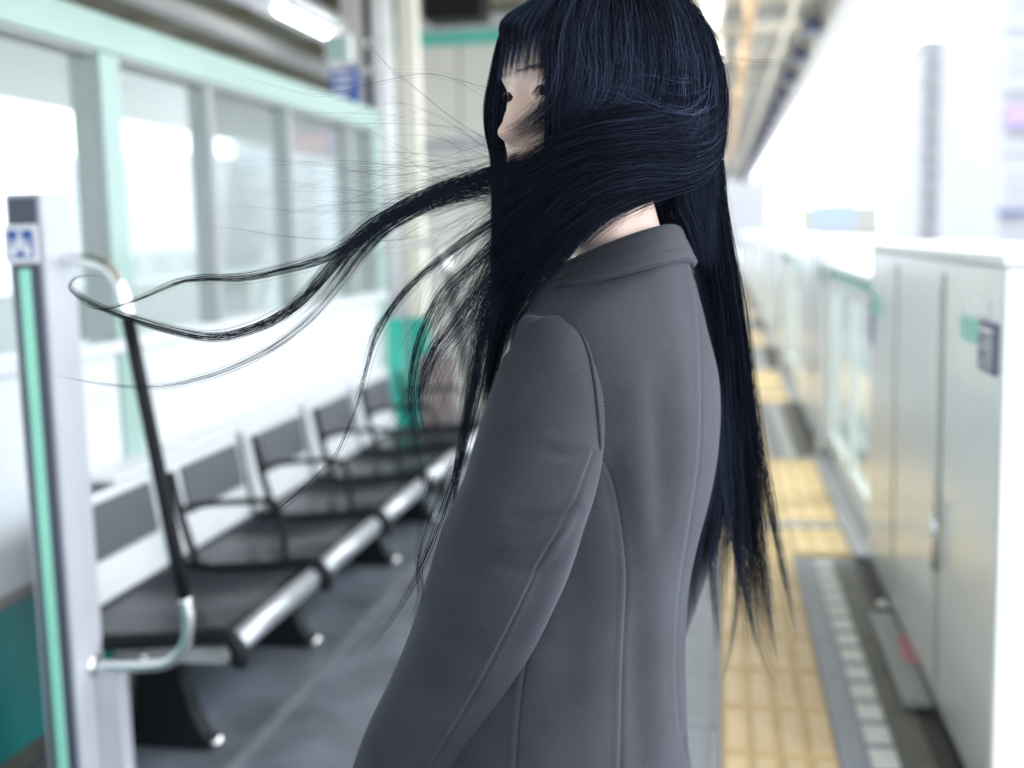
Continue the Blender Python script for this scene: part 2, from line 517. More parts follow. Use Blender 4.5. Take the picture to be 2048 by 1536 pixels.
# seat profile in (X, Z): back to the rounded front lip
prof = [(-1.612, 0.424), (-1.52, 0.409), (-1.44, 0.405), (-1.36, 0.406), (-1.26, 0.416), (-1.20, 0.428), (-1.172, 0.430)]
lip = [(-1.171, 0.429), (-1.153, 0.420), (-1.143, 0.404), (-1.142, 0.386), (-1.152, 0.370)]
def strip(pr, y0, y1, th):
    pr = catmull([(x, 0, z) for x, z in pr], 20)[:, [0, 2]]
    d = np.gradient(pr, axis=0); d /= np.linalg.norm(d, axis=1)[:, None]
    nn = np.stack([-d[:, 1], d[:, 0]], 1)
    ring = np.vstack([pr, (pr - nn * th)[::-1]])
    P = np.stack([np.stack([ring[:, 0], np.full(len(ring), y), ring[:, 1]], 1) for y in (y0, y1)])
    return P
off = Vector((1.45, -2.54, 0))
for i in range(5):
    a, b = SY[i] + 0.022, SY[i + 1] - 0.022
    s = link("seat", grid_mesh("seat", strip(prof, a, b, 0.012), True, True, True), M["seatblack"], bench, off)
    link("front_lip", grid_mesh("front_lip", strip(lip, a + .018, b - .018, 0.014), True, True, True), M["steel"], bench, off)
    th = math.radians(8)
    for nm_, mt_, x0_, x1_, y0_, y1_, u0, u1 in (("back_panel", "wallwhite", -0.012, 0.006, a + .004, b - .004, 0.0, 0.285), ("back_pad", "padgrey", 0.0065, 0.016, a + 0.12, b - 0.04, 0.112, 0.262)):
        pd = box(nm_, M[mt_], x0_, x1_, y0_, y1_, u0, u1, None, 0.004)
        pd.parent = bench
        pd.matrix_local = Matrix.Translation(off) @ Matrix.Translation((-1.618, 0, 0.424)) @ Matrix.Rotation(-th, 4, 'Y')
for i in range(6):
    y = SY[i]
    bar = catmull([(-1.50, y, 0.402), (-1.46, y, 0.404), (-1.30, y, 0.418), (-1.19, y, 0.432), (-1.155, y, 0.420), (-1.135, y, 0.385), (-1.145, y, 0.36)], 24)
    tube("seat_frame", M["blackmetal"], bar, 0.021, bench, 10)
    if i >= 1:
        A = [(-1.53, y, 0.395), (-1.575, y, 0.55), (-1.605, y, 0.70)]
        arm = tube("armrest", M["blackmetal"], A, 0.013, bench, 10, 16)
        B = [(-1.572, y, 0.585), (-1.50, y, 0.603), (-1.34, y, 0.615), (-1.295, y, 0.612), (-1.272, y, 0.59), (-1.262, y, 0.53), (-1.257, y, 0.43)]
        tube("arm_bar", M["blackmetal"], B, 0.010, arm, 10, 24).location = (0, 0, 0)
for i, y in enumerate((2.86, 3.66, 4.66, 5.4)):
    zs = [0.0, 0.03, 0.10, 0.2, 0.3, 0.385]
    xb = [-1.60, -1.60, -1.59, -1.575, -1.56, -1.55]
    xf = [-1.385, -1.385, -1.42, -1.445, -1.43, -1.39]
    P = np.array([[(xb[k], y - .03, z), (xf[k], y - .03, z), (xf[k], y + .03, z), (xb[k], y + .03, z)] for k, z in enumerate(zs)])
    me = grid_mesh("leg", P, True, True, True)
    me.polygons.foreach_set("use_smooth", [False] * len(me.polygons))
    lg = link("leg", me, M["blackmetal"], bench, off)
    link("foot_bolt", tube_mesh("foot_bolt", [(-1.365, y, 0.0), (-1.365, y, 0.018), (-1.365, y, 0.03)], [0.022, 0.022, 0.012], 14), M["chrome"], lg)
for y in (2.56, 2.70):
    tube("underseat_bolt", M["chrome"], [(-1.40 + (y - 2.56) * .6, y, 0.345), (-1.40 + (y - 2.56) * .6, y, 0.375)], 0.014, bench)
box("side_rail", M["alu"], -1.48, -1.19, 2.56, 2.60, 0.350, 0.392, bench, 0.004)
box("long_beam", M["blackmetal"], -1.47, -1.39, 2.62, SY[5], 0.345, 0.384, bench, 0.004)

# ------------------------------------------------------------------ post with the priority seat sign, and the grab rails
pst = thing("bench_end_post", "grey bench end post with mint strip and blue priority seat pictogram", "post", (-1.51, 2.4, 0))
box("body", M["postlight"], -1.580, -1.487, 2.405, 2.53, 0.0, 1.490, pst, 0.006)
box("inlay", M["postdark"], -1.568, -1.499, 2.399, 2.4045, 0.02, 1.480, pst, 0.001)
box("mint_strip", M["mintstrip"], -1.5485, -1.521, 2.391, 2.3985, 0.02, 1.322, pst, 0.004)
pl = box("sign_plate", M["signwhite"], -1.5755, -1.4915, 2.386, 2.3905, 1.334, 1.420, pst, 0.002)
box("sign_face", M["blue"], -1.564, -1.503, 2.3835, 2.3855, 1.346, 1.408, pl, 0)
bm = bmesh.new()
def prism(pts, y0=2.3833, y1=2.3822):
    lo = [bm.verts.new((x, y0, z)) for x, z in pts]
    hi = [bm.verts.new((x, y1, z)) for x, z in pts]
    bm.faces.new(hi)
    for k in range(len(pts)):
        j = (k + 1) % len(pts)
        bm.faces.new((lo[k], lo[j], hi[j], hi[k]))
for cx, h, r in ((-1.5335, 1.400, .0058), (-1.5515, 1.382, .0052), (-1.5155, 1.382, .0052)):
    prism([(cx + r * math.cos(2 * math.pi * k / 16), h + r * math.sin(2 * math.pi * k / 16)) for k in range(16)])
    t_ = h - r - .0012
    bt = 1.350 if h < 1.39 else 1.362
    prism([(cx - .0040, t_), (cx + .0040, t_), (cx + .0078, t_ - .008), (cx + .0082, bt), (cx - .0082, bt), (cx - .0078, t_ - .008)])
bmesh.ops.recalc_face_normals(bm, faces=bm.faces[:])
fg = link("pictogram", mesh_of(bm, "pictogram"), M["signwhite"], pl)
box("foot_bracket", M["postlight"], -1.486, -1.425, 2.48, 2.53, 0.0, 0.352, pst, 0.004)

def grab_rail(name, y, label, sx=0.0):
    t = thing(name, label, "grab rail", (-1.35, y, 0))
    up = [(-1.535 + sx, y, 1.335), (-1.45 + sx, y, 1.338), (-1.385 + sx, y, 1.322), (-1.352 + sx, y, 1.28), (-1.338 + sx, y, 1.225), (-1.336 + sx, y, 1.205)]
    lo = [(-1.238 + sx, y, 0.545), (-1.232 + sx, y, 0.49), (-1.245 + sx, y, 0.43), (-1.285 + sx, y, 0.388), (-1.35 + sx, y, 0.374), (-1.49 + sx, y, 0.368)]
    tube("upper_bend", M["chrome"], up, 0.0145, t, 14, 30)
    tube("grip", M["blackmetal"], [up[-1], lo[0]], 0.0165, t, 14, 6)
    tube("lower_bend", M["chrome"], lo, 0.0145, t, 14, 30)
    for z, x in ((1.335, -1.53), (0.368, -1.49)):
        tube("flange", M["chrome"], [(x + sx, y, z), (x + .012 + sx, y, z)], 0.027, t, 14)
    return t
grab_rail("grab_rail", 2.475, "black sleeved chrome grab rail bent outward at near bench end")
grab_rail("grab_rail", 5.78, "blurred chrome grab rail at far bench end beside green column", -0.02)
bx = thing("end_board", "faded brown panel standing at far end of bench past the green column", "panel", (-1.4, 5.9, 0))
box("board", M["brownpanel"], -1.56, -1.36, 5.88, 5.91, 0.30, 0.76, bx, 0.02)
box("stand", M["blackmetal"], -1.48, -1.43, 5.882, 5.908, 0.0, 0.299, bx, 0.004)

# ------------------------------------------------------------------ roof columns, conduits, signs and the beige enclosure
def column(label, m, x, y, r, square=False, grp="roof columns behind the bench"):
    t = thing("roof_column", label, "column", (x, y, 0), grp)
    if square:
        box("shaft", m, x - r, x + r, y - r, y + r, 0.92, 3.12, t, 0.012)
        box("green_base", M["columngreen"], x - r - .002, x + r + .002, y - r - .002, y + r + .002, 0.0, 0.9195, t, 0.012)
    else:
        tube("shaft", m, [(x, y, 0.92), (x, y, 3.12)], r, t, 32)
        tube("green_base", M["columngreen"], [(x, y, 0.0), (x, y, 0.9195)], r + .003, t, 32)
        for z in (0.43, 0.52):
            tube("band", M["columngreen"], [(x, y, z), (x, y, z + .025)], r + .012, t, 32)
    return t
column("round white roof column with glossy green lower part behind the bench", M["columnwhite"], -1.833, 6.42, 0.066)
column("square cream roof column with green lower part right of the round one", M["columncream"], -1.694, 6.45, 0.053, True)
cdt = thing("conduit", "beige grey conduit pipe running up left of the white roof column", "conduit", (-1.92, 6.4, 0))
box("duct", M["conduit"], -2.02, -1.935, 6.36, 6.42, 0.0, 3.12, cdt, 0.006)
cab = thing("cable_duct", "dark cable duct with shiny clamps between conduit and white column", "cable duct", (-1.86, 6.4, 0))
box("duct", M["darkduct_gap"], -1.934, -1.898, 6.40, 6.46, 0.0, 3.12, cab, 0.004)
for z in (2.29, 2.44):
    tube("clamp", M["chrome"], [(-1.926, 6.372, z), (-1.926, 6.395, z)], 0.026, cab, 16)
gap_strip = thing("cable_duct", "dark narrow strip put in for the shaded gap between white and cream columns", "cable duct", (-1.65, 6.5, 0))
box("duct", M["darkduct_gap"], -1.765, -1.749, 6.46, 6.50, 0.0, 3.12, gap_strip, 0.004)  # dark strip added as the shade in the gap between the columns

hang = thing("hanging_sign", "blue hanging platform sign with pale lettering beside the grey conduit", "sign", (-2.05, 6.6, 2.4))
box("board", M["blue"], -2.065, -1.92, 6.18, 6.24, 2.095, 2.285, hang, 0.004)
for z, a, b in ((2.235, -2.05, -1.935), (2.19, -2.04, -1.945), (2.145, -2.05, -1.965)):
    box("lettering", M["signwhite"], a, b, 6.1775, 6.1795, z, z + .018, hang, 0)
box("hanger", M["conduit"], -2.0, -1.98, 6.20, 6.22, 2.286, 3.12, hang, 0.002)
spk = thing("speaker_box", "pale teal speaker box mounted above the blue hanging sign", "speaker", (-2.08, 6.6, 2.6))
box("case", M["columnwhite"], -2.065, -1.92, 6.10, 6.175, 2.30, 2.45, spk, 0.02)
box("grille", M["mint"], -2.05, -1.935, 6.092, 6.099, 2.315, 2.435, spk, 0.004)

en = thing("lift_enclosure", "beige panelled enclosure with mint top band standing behind the woman", "enclosure", (-1.9, 9.0, 0))
for a, b in ((-3.0, -1.98), (-1.97, -0.95)):
    box("wall_panel", M["beigewall"], a, b, 9.0, 12.0, 0.0, 2.83, en, 0.01)
box("top_band", M["mintband"], -3.02, -0.93, 8.985, 12.02, 2.831, 2.93, en, 0.005)
box("coping", M["fascia"], -3.01, -0.94, 9.0, 12.01, 2.931, 3.05, en, 0.005)
box("handrail_strip", M["roofgrey"], -3.0, -0.95, 8.96, 8.995, 2.03, 2.12, en, 0.005)
mon = thing("hanging_monitor", "dark hanging display box under the roof above the beige enclosure", "monitor", (-1.8, 8.0, 2.9))
box("case", M["blackmetal"], -2.0, -1.58, 8.0, 8.3, 2.84, 3.06, mon, 0.02)
box("bracket", M["roofgrey"], -1.82, -1.76, 8.1, 8.2, 3.061, 3.13, mon, 0.004)

# ------------------------------------------------------------------ canopy roof
roof = thing("platform_canopy", "long platform canopy roof with cross beams and pale grey edge fascia", "roof", (-3, 20, 3.3))
RX0, RX1, RY0, RY1 = -5.9, 1.02, -30.0, 44.0
def corr(name, x0, x1, z0, z1, m, n=2):
    # corrugated deck running across the platform
    ky = np.arange(RY0, RY1, 0.11)
    hz = np.tile([0, 0, 0.035, 0.035], len(ky) // 4 + 2)[:len(ky)]
    P = np.stack([np.stack([np.full(len(ky), x), ky, z + hz], 1) for x, z in ((x0, z0), (x1, z1))])
    Q = P + np.array((0, 0, 0.09))
    G = np.stack([P[0], P[1], Q[1], Q[0]], 1)
    me = grid_mesh(name, G, True, True, True)
    me.polygons.foreach_set("use_smooth", [False] * len(me.polygons))
    o = link(name, me, m, roof, (3, -20, -3.3))
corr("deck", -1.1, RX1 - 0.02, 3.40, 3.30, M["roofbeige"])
corr("deck", RX0, -1.105, 3.22, 3.40, M["roofshaded"])
y = -3.2
while y < RY1:
    box("cross_beam", M["roofgrey"], -1.09, RX1 - 0.17, y, y + 0.09, 3.14, 3.29, roof, 0.004)
    box("beam_bracket", M["navy"], 0.70, RX1 - 0.16, y - 0.06, y + 0.15, 3.02, 3.138, roof, 0.01)
    box("cross_beam", M["roofshaded"], RX0 + .1, -1.11, y, y + 0.12, 3.08, 3.20, roof, 0.004)
    y += 1.72
box("fascia", M["fascia"], RX1 - 0.155, RX1, RY0, RY1, 2.98, 3.29, roof, 0.01)
box("fascia", M["fascia"], RX0 - 0.15, RX0 - 0.001, RY0, RY1, 2.62, 3.30, roof, 0.01)
for x in (-0.5, 0.55):
    box("purlin", M["roofbeige"], x, x + .05, RY0, RY1, 3.095, 3.138, roof, 0.003)
box("lamp_trough", M["signwhite"], -3.30, -2.86, RY0, RY1, 3.02, 3.07, roof, 0.01)
box("lamp_trough", M["roofbeige"], -0.14, 0.03, RY0, RY1, 3.05, 3.09, roof, 0.01)
pipe = tag(link("ceiling_pipe", tube_mesh("ceiling_pipe", [(0.21, RY0 + .2, 3.03), (0.24, 30, 3.03)], 0.045, 14), M["rust"]),
           "orange beige pipe running along the underside of the canopy", "pipe")
cp2 = tag(link("ceiling_conduit", box_mesh("ceiling_conduit", -3.80, -3.66, RY0 + .2, 40, 2.94, 3.04, 0.01), M["fascia"]),
          "pale conduit tray running under the dark side of the canopy", "conduit")
for row, x in (("right", -0.055), ("left", -3.04)):
    for q in range(-1, 9):
        y = 8.05 + (q - 0) * 2.95
        if row == "left" and q > 3: continue
        if row == "right":
            lab = f"lit ceiling tube light, {NTH[q + 1]} from the camera in the row right of the black hair"
        else:
            lab = f"lit ceiling tube light, {NTH[q + 1]} from the camera in the white trough above the windbreak"
        t = thing("ceiling_light", lab, "ceiling light", (x, y, 3.0), "tube lights under the canopy")
        tube("tube", M["lamp"], [(x, y, 2.985), (x, y + 1.45, 2.985)], 0.035, t, 14)
        box("fitting", M["signwhite"], x - .05, x + .05, y, y + 1.45, 3.022 if row == "left" else 3.02, 3.049 if row == "right" else 3.0195 + .0, t, 0.003) if row == "right" else box("fitting", M["signwhite"], x - .05, x + .05, y, y + 1.45, 2.99, 3.018, t, 0.003)

# ------------------------------------------------------------------ far side of the platform and town
tag(link("far_platform_wall", box_mesh("far_platform_wall", -7.2, -7.0, -30, 60, -0.0059, 0.92, 0.01), M["gatewhite"]), "long white gate wall on the far side seen through windbreak glass", "wall")
for i, (x0, x1, z0, z1, y0, m) in enumerate([(-7.0, -6.98, .35, .8, 3.0, "bblue"), (-7.0, -6.98, .3, .85, 7.2, "bred"), (-7.0, -6.98, .3, .85, 11.5, "bwin"), (-7.0, -6.98, .3, .85, 15.5, "bwin")]):
    tag(link("far_poster", box_mesh("far_poster", x0, x1 + .004, y0, y0 + 1.2, z0, z1, 0.004), M[m]),
        ["blurred pale blue poster on far gate wall", "blurred red poster on far gate wall", "blurred grey panel on far gate wall near the second window", "blurred grey panel on far gate wall near the third window"][i], "poster")

def building(label, x0, x1, y0, y1, h, m, floors, cols, wm_="bwin"):
    t = thing("building", label, "building", ((x0 + x1) / 2, y0, -1.2))
    box("wall", M[m], x0, x1, y0, y1, -1.2, h, t, 0.05)
    fh = (h + 1.2) / floors
    cw = (x1 - x0) / cols
    for a in range(floors):
        z = -1.2 + a * fh
        for c in range(cols):
            box("window", M[wm_], x0 + (c + .18) * cw, x0 + (c + .82) * cw, y0 - .05, y0 + .01, z + fh * .35, z + fh * .75, t, 0)
        box("floor_band", M["bwhite"], x0 - .1, x1 + .1, y0 - .25, y0 - .051, z + fh * .05, z + fh * .2, t, 0)
    box("parapet", M[m], x0 - .1, x1 + .1, y0 - .1, y1, h + .001, h + .5, t, 0)
    return t
b1 = building("tall pale slab building far right with faint window bands", 12.4, 15.4, 78, 90, 12.3, "bwhite", 6, 2)
b2 = building("broad white block at far right edge with shop signs", 13.2, 24, 60, 76, 16, "bwhite", 6, 5)
b3 = building("pale pink narrow building beside the tall slab", 14.9, 15.9, 100, 106, 8.6, "bpink", 4, 1)
b4 = building("low pale yellow block beyond the gates near the roof end", 8.5, 15.5, 120, 132, 3.0, "byellow", 2, 4)
b5 = building("distant low white block beyond the platform end", -6, 6, 150, 160, 7.0, "bwhite", 3, 8)
b6 = building("distant pale block left of the platform end", -40, -12, 110, 130, 10, "bwhite", 5, 12)
b7 = building("broad grey block seen through the nearest windbreak panes", -47, -36, 78, 90, 7.2, "bgrey", 4, 5)
b8 = building("low pale block seen through the middle windbreak panes", -36, -26.0, 84, 96, 8.2, "bwhite", 3, 4)
b9 = building("tall grey block seen through the last windbreak panes", -26.5, -20, 76, 88, 7.8, "bgrey", 4, 3)
tag(link("rooftop_board", box_mesh("rooftop_board", -23.5, -21.0, 74.5, 74.8, 2.2, 3.1, 0.02), M["bred"]), "small pink board seen through the last windbreak pane", "board")
bl = tag(link("billboard", box_mesh("billboard", 8.6, 12.2, 112, 112.4, 1.4, 3.6, 0.02), M["bblue"]), "pale blue billboard beyond the gates at right", "billboard")
sg2 = tag(link("shop_sign", box_mesh("shop_sign", 13.3, 16.4, 59.3, 59.7, 5.9, 6.9, 0.02), M["bpurple"]), "purple shop sign on the broad white block", "sign")
sg3 = tag(link("shop_sign", box_mesh("shop_sign", 16.5, 18.4, 59.3, 59.7, 5.9, 6.9, 0.02), M["bred"]), "red shop sign right of the purple one on the white block", "sign")
sg4 = tag(link("shop_sign", box_mesh("shop_sign", 13.0, 14.6, 59.2, 59.6, 1.7, 2.0, 0.02), M["navy"]), "thin navy sign low on the broad white block", "sign")
# ------------------------------------------------------------------ the woman
def fabric(name, col):
    m = bpy.data.materials.new(name)
    m.use_nodes = True
    n, l = m.node_tree.nodes, m.node_tree.links
    b = n["Principled BSDF"]
    b.inputs["Roughness"].default_value = 0.75
    b.inputs["Specular IOR Level"].default_value = 0.18
    b.inputs["Sheen Weight"].default_value = 0.14
    b.inputs["Sheen Roughness"].default_value = 0.45
    b.inputs["Sheen Tint"].default_value = (0.75, 0.8, 1.0, 1)
    tc = n.new("ShaderNodeTexCoord")
    nz = n.new("ShaderNodeTexNoise"); nz.inputs["Scale"].default_value = 420; nz.inputs["Detail"].default_value = 5; nz.inputs["Roughness"].default_value = 0.75
    n2 = n.new("ShaderNodeTexNoise"); n2.inputs["Scale"].default_value = 14; n2.inputs["Detail"].default_value = 5
    l.new(tc.outputs["Object"], nz.inputs["Vector"]); l.new(tc.outputs["Object"], n2.inputs["Vector"])
    ad = n.new("ShaderNodeMath"); ad.operation = 'ADD'
    l.new(nz.outputs["Fac"], ad.inputs[0]); l.new(n2.outputs["Fac"], ad.inputs[1])
    rp = n.new("ShaderNodeMapRange")
    rp.inputs["From Min"].default_value = 0.6; rp.inputs["From Max"].default_value = 1.4
    rp.inputs["To Min"].default_value = 0.62; rp.inputs["To Max"].default_value = 1.38
    l.new(ad.outputs[0], rp.inputs["Value"])
    mx = n.new("ShaderNodeVectorMath"); mx.operation = 'SCALE'; mx.inputs[0].default_value = col
    l.new(rp.outputs[0], mx.inputs["Scale"]); l.new(mx.outputs[0], b.inputs["Base Color"])
    bp = n.new("ShaderNodeBump"); bp.inputs["Strength"].default_value = 0.45; bp.inputs["Distance"].default_value = 0.0008
    l.new(nz.outputs["Fac"], bp.inputs["Height"]); l.new(bp.outputs[0], b.inputs["Normal"])
    return m

def skinmat():
    m = bpy.data.materials.new("skin")
    m.use_nodes = True
    n, l = m.node_tree.nodes, m.node_tree.links
    b = n["Principled BSDF"]
    b.inputs["Roughness"].default_value = 0.48
    b.inputs["Subsurface Weight"].default_value = 0.25
    b.inputs["Subsurface Radius"].default_value = (1.0, 0.35, 0.2)
    b.inputs["Subsurface Scale"].default_value = 0.004
    at_ = n.new("ShaderNodeAttribute"); at_.attribute_name = "lip"
    mx = n.new("ShaderNodeMix"); mx.data_type = 'RGBA'
    mx.inputs[6].default_value = (0.78, 0.58, 0.49, 1)
    mx.inputs[7].default_value = (0.42, 0.12, 0.12, 1)
    l.new(at_.outputs["Fac"], mx.inputs[0]); sc_ = n.new("ShaderNodeAttribute"); sc_.attribute_name = "scalp"
    m2 = n.new("ShaderNodeMix"); m2.data_type = 'RGBA'
    m2.inputs[7].default_value = (0.012, 0.012, 0.015, 1)
    l.new(sc_.outputs["Fac"], m2.inputs[0]); l.new(mx.outputs[2], m2.inputs[6]); l.new(m2.outputs[2], b.inputs["Base Color"])
    nz = n.new("ShaderNodeTexNoise"); nz.inputs["Scale"].default_value = 700
    bp = n.new("ShaderNodeBump"); bp.inputs["Strength"].default_value = 0.12; bp.inputs["Distance"].default_value = 0.0005
    tc = n.new("ShaderNodeTexCoord"); l.new(tc.outputs["Object"], nz.inputs["Vector"])
    l.new(nz.outputs["Fac"], bp.inputs["Height"]); l.new(bp.outputs[0], b.inputs["Normal"])
    return m

def hairmat():
    m = bpy.data.materials.new("black hair")
    m.use_nodes = True
    n, l = m.node_tree.nodes, m.node_tree.links
    n.remove(n["Principled BSDF"])
    h = n.new("ShaderNodeBsdfHair")
    h.component = 'Reflection'
    h.inputs["RoughnessU"].default_value = 0.16
    h.inputs["RoughnessV"].default_value = 0.5
    h.inputs["Offset"].default_value = math.radians(-3)
    d = n.new("ShaderNodeBsdfDiffuse")
    d.inputs[0].default_value = (0.006, 0.007, 0.010, 1)
    at_ = n.new("ShaderNodeAttribute"); at_.attribute_name = "tone"
    mx = n.new("ShaderNodeVectorMath"); mx.operation = 'SCALE'
    mx.inputs[0].default_value = (0.038, 0.051, 0.090)  # blue sky sheen put into the reflection colour, scaled per strand
    l.new(at_.outputs["Fac"], mx.inputs["Scale"]); l.new(mx.outputs[0], h.inputs["Color"])
    ad = n.new("ShaderNodeAddShader")
    l.new(h.outputs[0], ad.inputs[0]); l.new(d.outputs[0], ad.inputs[1])
    l.new(ad.outputs[0], n["Material Output"].inputs[0])
    return m

M["coat"] = fabric("slate grey coat cloth", (0.028, 0.030, 0.037))
M["skin"] = skinmat()
M["hair"] = hairmat()
M["haircap"] = mat("black hair underlayer", (0.008, 0.009, 0.013), 0.5, var=0.2, scale=90, spec=0.2)
M["eyewhite"] = mat("eye white", (0.42, 0.38, 0.36), 0.3, var=0.02)
M["iris"] = mat("dark brown iris", (0.008, 0.004, 0.003), 0.5, var=0.1, spec=0.05)
M["lash"] = mat("black lash", (0.012, 0.010, 0.010), 0.6)
M["brow"] = mat("dark brow hair", (0.05, 0.04, 0.04), 0.7)
M["trouser"] = fabric("charcoal trouser cloth", (0.03, 0.03, 0.034))
M["shoe"] = mat("black leather shoe", (0.015, 0.015, 0.016), 0.35)
M["stitch"] = mat("dark coat thread", (0.045, 0.046, 0.055), 0.8)

def unit(v):
    v = np.array(v, float); return v / np.linalg.norm(v)
UP = np.array((0, 0, 1.0))
def basis(deg):
    a = math.radians(deg)
    Fv = np.array((-math.cos(a), math.sin(a), 0.0))
    Lv = np.array((-math.sin(a), -math.cos(a), 0.0))
    return Fv, Lv
BF, BL = basis(25)        # body: facing left and away
HF, HL = basis(-42)       # head: turned back over her left shoulder
HC = at(1174, 195, 1.275)  # head centre at eye level

person = None
# ---- head and neck: rings from the crown to the neck root
def head_mesh():
    NU, NV = 300, 320
    v = np.concatenate([np.linspace(0.120, 0.035, 70, endpoint=False), np.linspace(0.035, -0.112, 190, endpoint=False), np.linspace(-0.112, -0.225, 40)])
    th = np.linspace(-np.pi, np.pi, NV, endpoint=False)
    th = th - 0.32 * np.sin(th)          # more samples towards the face
    # profile tables by height v (relative to the eyes)
    hv = [0.120, 0.117, 0.105, 0.085, 0.06, 0.03, 0.0, -0.03, -0.055, -0.08, -0.095, -0.106, -0.113, -0.125, -0.15, -0.19, -0.26]
    fr = [0.005, 0.030, 0.058, 0.077, 0.087, 0.090, 0.085, 0.087, 0.0895, 0.088, 0.083, 0.070, 0.050, 0.038, 0.034, 0.034, 0.036]
    bk = [0.005, 0.035, 0.066, 0.085, 0.096, 0.100, 0.098, 0.092, 0.083, 0.075, 0.073, 0.073, 0.072, 0.068, 0.063, 0.060, 0.054]
    sd_ = [0.005, 0.028, 0.052, 0.066, 0.073, 0.076, 0.075, 0.071, 0.066, 0.058, 0.052, 0.048, 0.046, 0.047, 0.049, 0.051, 0.050]
    hv_, fr_, bk_, sd2 = [np.array(q)[::-1] for q in (hv, fr, bk, sd_)]
    f = np.interp(v, hv_, fr_); b = np.interp(v, hv_, bk_); s = np.interp(v, hv_, sd2)
    def sm(a, k=9):
        p = np.pad(a, k, mode='edge'); c = np.cumsum(np.insert(p, 0, 0)); return (c[2 * k + 1:] - c[:-2 * k - 1])[:len(a)] / (2 * k + 1)
    f, b, s = sm(f), sm(b), sm(s)
    co, si = np.cos(th), np.sin(th)
    ex = 0.84
    cf = np.sign(co) * np.abs(co) ** ex
    sf = np.sign(si) * np.abs(si) ** ex
    X = np.where(co[None] > 0, f[:, None] * cf[None], b[:, None] * cf[None])     # forward
    Lx = s[:, None] * sf[None]                                                     # left
    V = np.repeat(v[:, None], NV, 1)
    face = np.clip(co[None], 0, 1) * np.ones_like(V)
    g = lambda q, w_: np.exp(-(q / w_) ** 2)
    d = np.zeros_like(V)
    # nose
    t = np.clip((0.010 - V) / 0.048, 0, 1)
    ht = 0.005 + 0.0165 * t ** 1.2
    ht = ht * np.where(V < -0.041, np.clip((V + 0.0535) / 0.0125, 0, 1) ** 0.5, 1) * np.clip((0.022 - V) / 0.016, 0, 1)
    wd = 0.0065 + 0.0065 * t
    d += ht * g(Lx, wd)
    d += 0.0030 * g(Lx, 0.0085) * g(V + 0.0355, 0.0075)
    for sgn in (-1, 1):
        d += 0.0085 * g(Lx - sgn * 0.0135, 0.0065) * g(V + 0.040, 0.0075)      # wings
        d -= 0.006 * g(Lx - sgn * 0.0065, 0.0035) * g(V + 0.0495, 0.003)       # nostrils
        ex_ = Lx - sgn * 0.0315
        d -= 0.0075 * g(ex_, 0.019) * g(V - 0.001, 0.0125)                       # socket
        d += 0.0035 * g(ex_ - sgn * 0.004, 0.024) * g(V - 0.021, 0.008)         # brow ridge
        d += 0.0065 * g(ex_ - sgn * .010, 0.022) * g(V + 0.030, 0.020)           # cheek
        lid = 0.0072 * np.clip(1 - (ex_ / 0.0175) ** 2, 0, 1)
        ball = np.sqrt(np.clip(0.0135 ** 2 - ex_ ** 2 * 0.55 - (V) ** 2, 0, None))
        d += 0.42 * np.clip(ball - 0.004, 0, None)                                # eyelid volume
        up = 0.0046 * np.clip(1 - (ex_ / 0.0148) ** 2, 0, 1); dn = -0.0038 * np.clip(1 - (ex_ / 0.0148) ** 2, 0, 1)
        tilt = V - sgn * ex_ * 0.10
        inside = np.clip((up - tilt) / 0.0010, 0, 1) * np.clip((tilt - dn) / 0.0010, 0, 1) * (np.abs(ex_) < 0.0148)
        d -= 0.0105 * inside
        d += 0.0006 * g(tilt - up - 0.0012, 0.0011) * (np.abs(ex_) < 0.017)      # lid edge
        d -= 0.0011 * g(tilt - up - 0.0055, 0.0012) * g(ex_, 0.015)              # crease
    # lips and chin
    lw = np.clip(1 - (Lx / 0.0235) ** 2, 0, 1)
    d += 0.0065 * lw * g(V + 0.0665, 0.0050) + 0.0070 * lw * g(V + 0.0765, 0.0055)
    d -= 0.0045 * lw ** .5 * g(V + 0.0715, 0.0016)
    d -= 0.003 * g(Lx, 0.03) * g(V + 0.087, 0.006)
    d += 0.007 * g(Lx, 0.020) * g(V + 0.101, 0.010)
    d -= 0.0015 * g(Lx, 0.003) * g(V + 0.057, 0.006)
    X = X + d * face ** 0.5 * (co[None] > 0)
    lip = lw ** .5 * np.clip(g(V + 0.0715, 0.0105) * 1.6 - 0.5, 0, 1) * (X > 0.05)
    # neck leans back below the jaw and twists towards the body
    low = np.clip((-0.10 - V) / 0.14, 0, 1)
    P = HC + X[..., None] * HF + Lx[..., None] * HL + V[..., None] * UP
    P = P + low[..., None] * (np.array((0.050, 0.036, 0)))
    me = grid_mesh("body", P, True, True, True)
    a = me.attributes.new("lip", 'FLOAT', 'POINT')
    vals = np.zeros(len(me.vertices)); vals[:lip.size] = lip.ravel()
    a.data.foreach_set("value", vals)
    return me

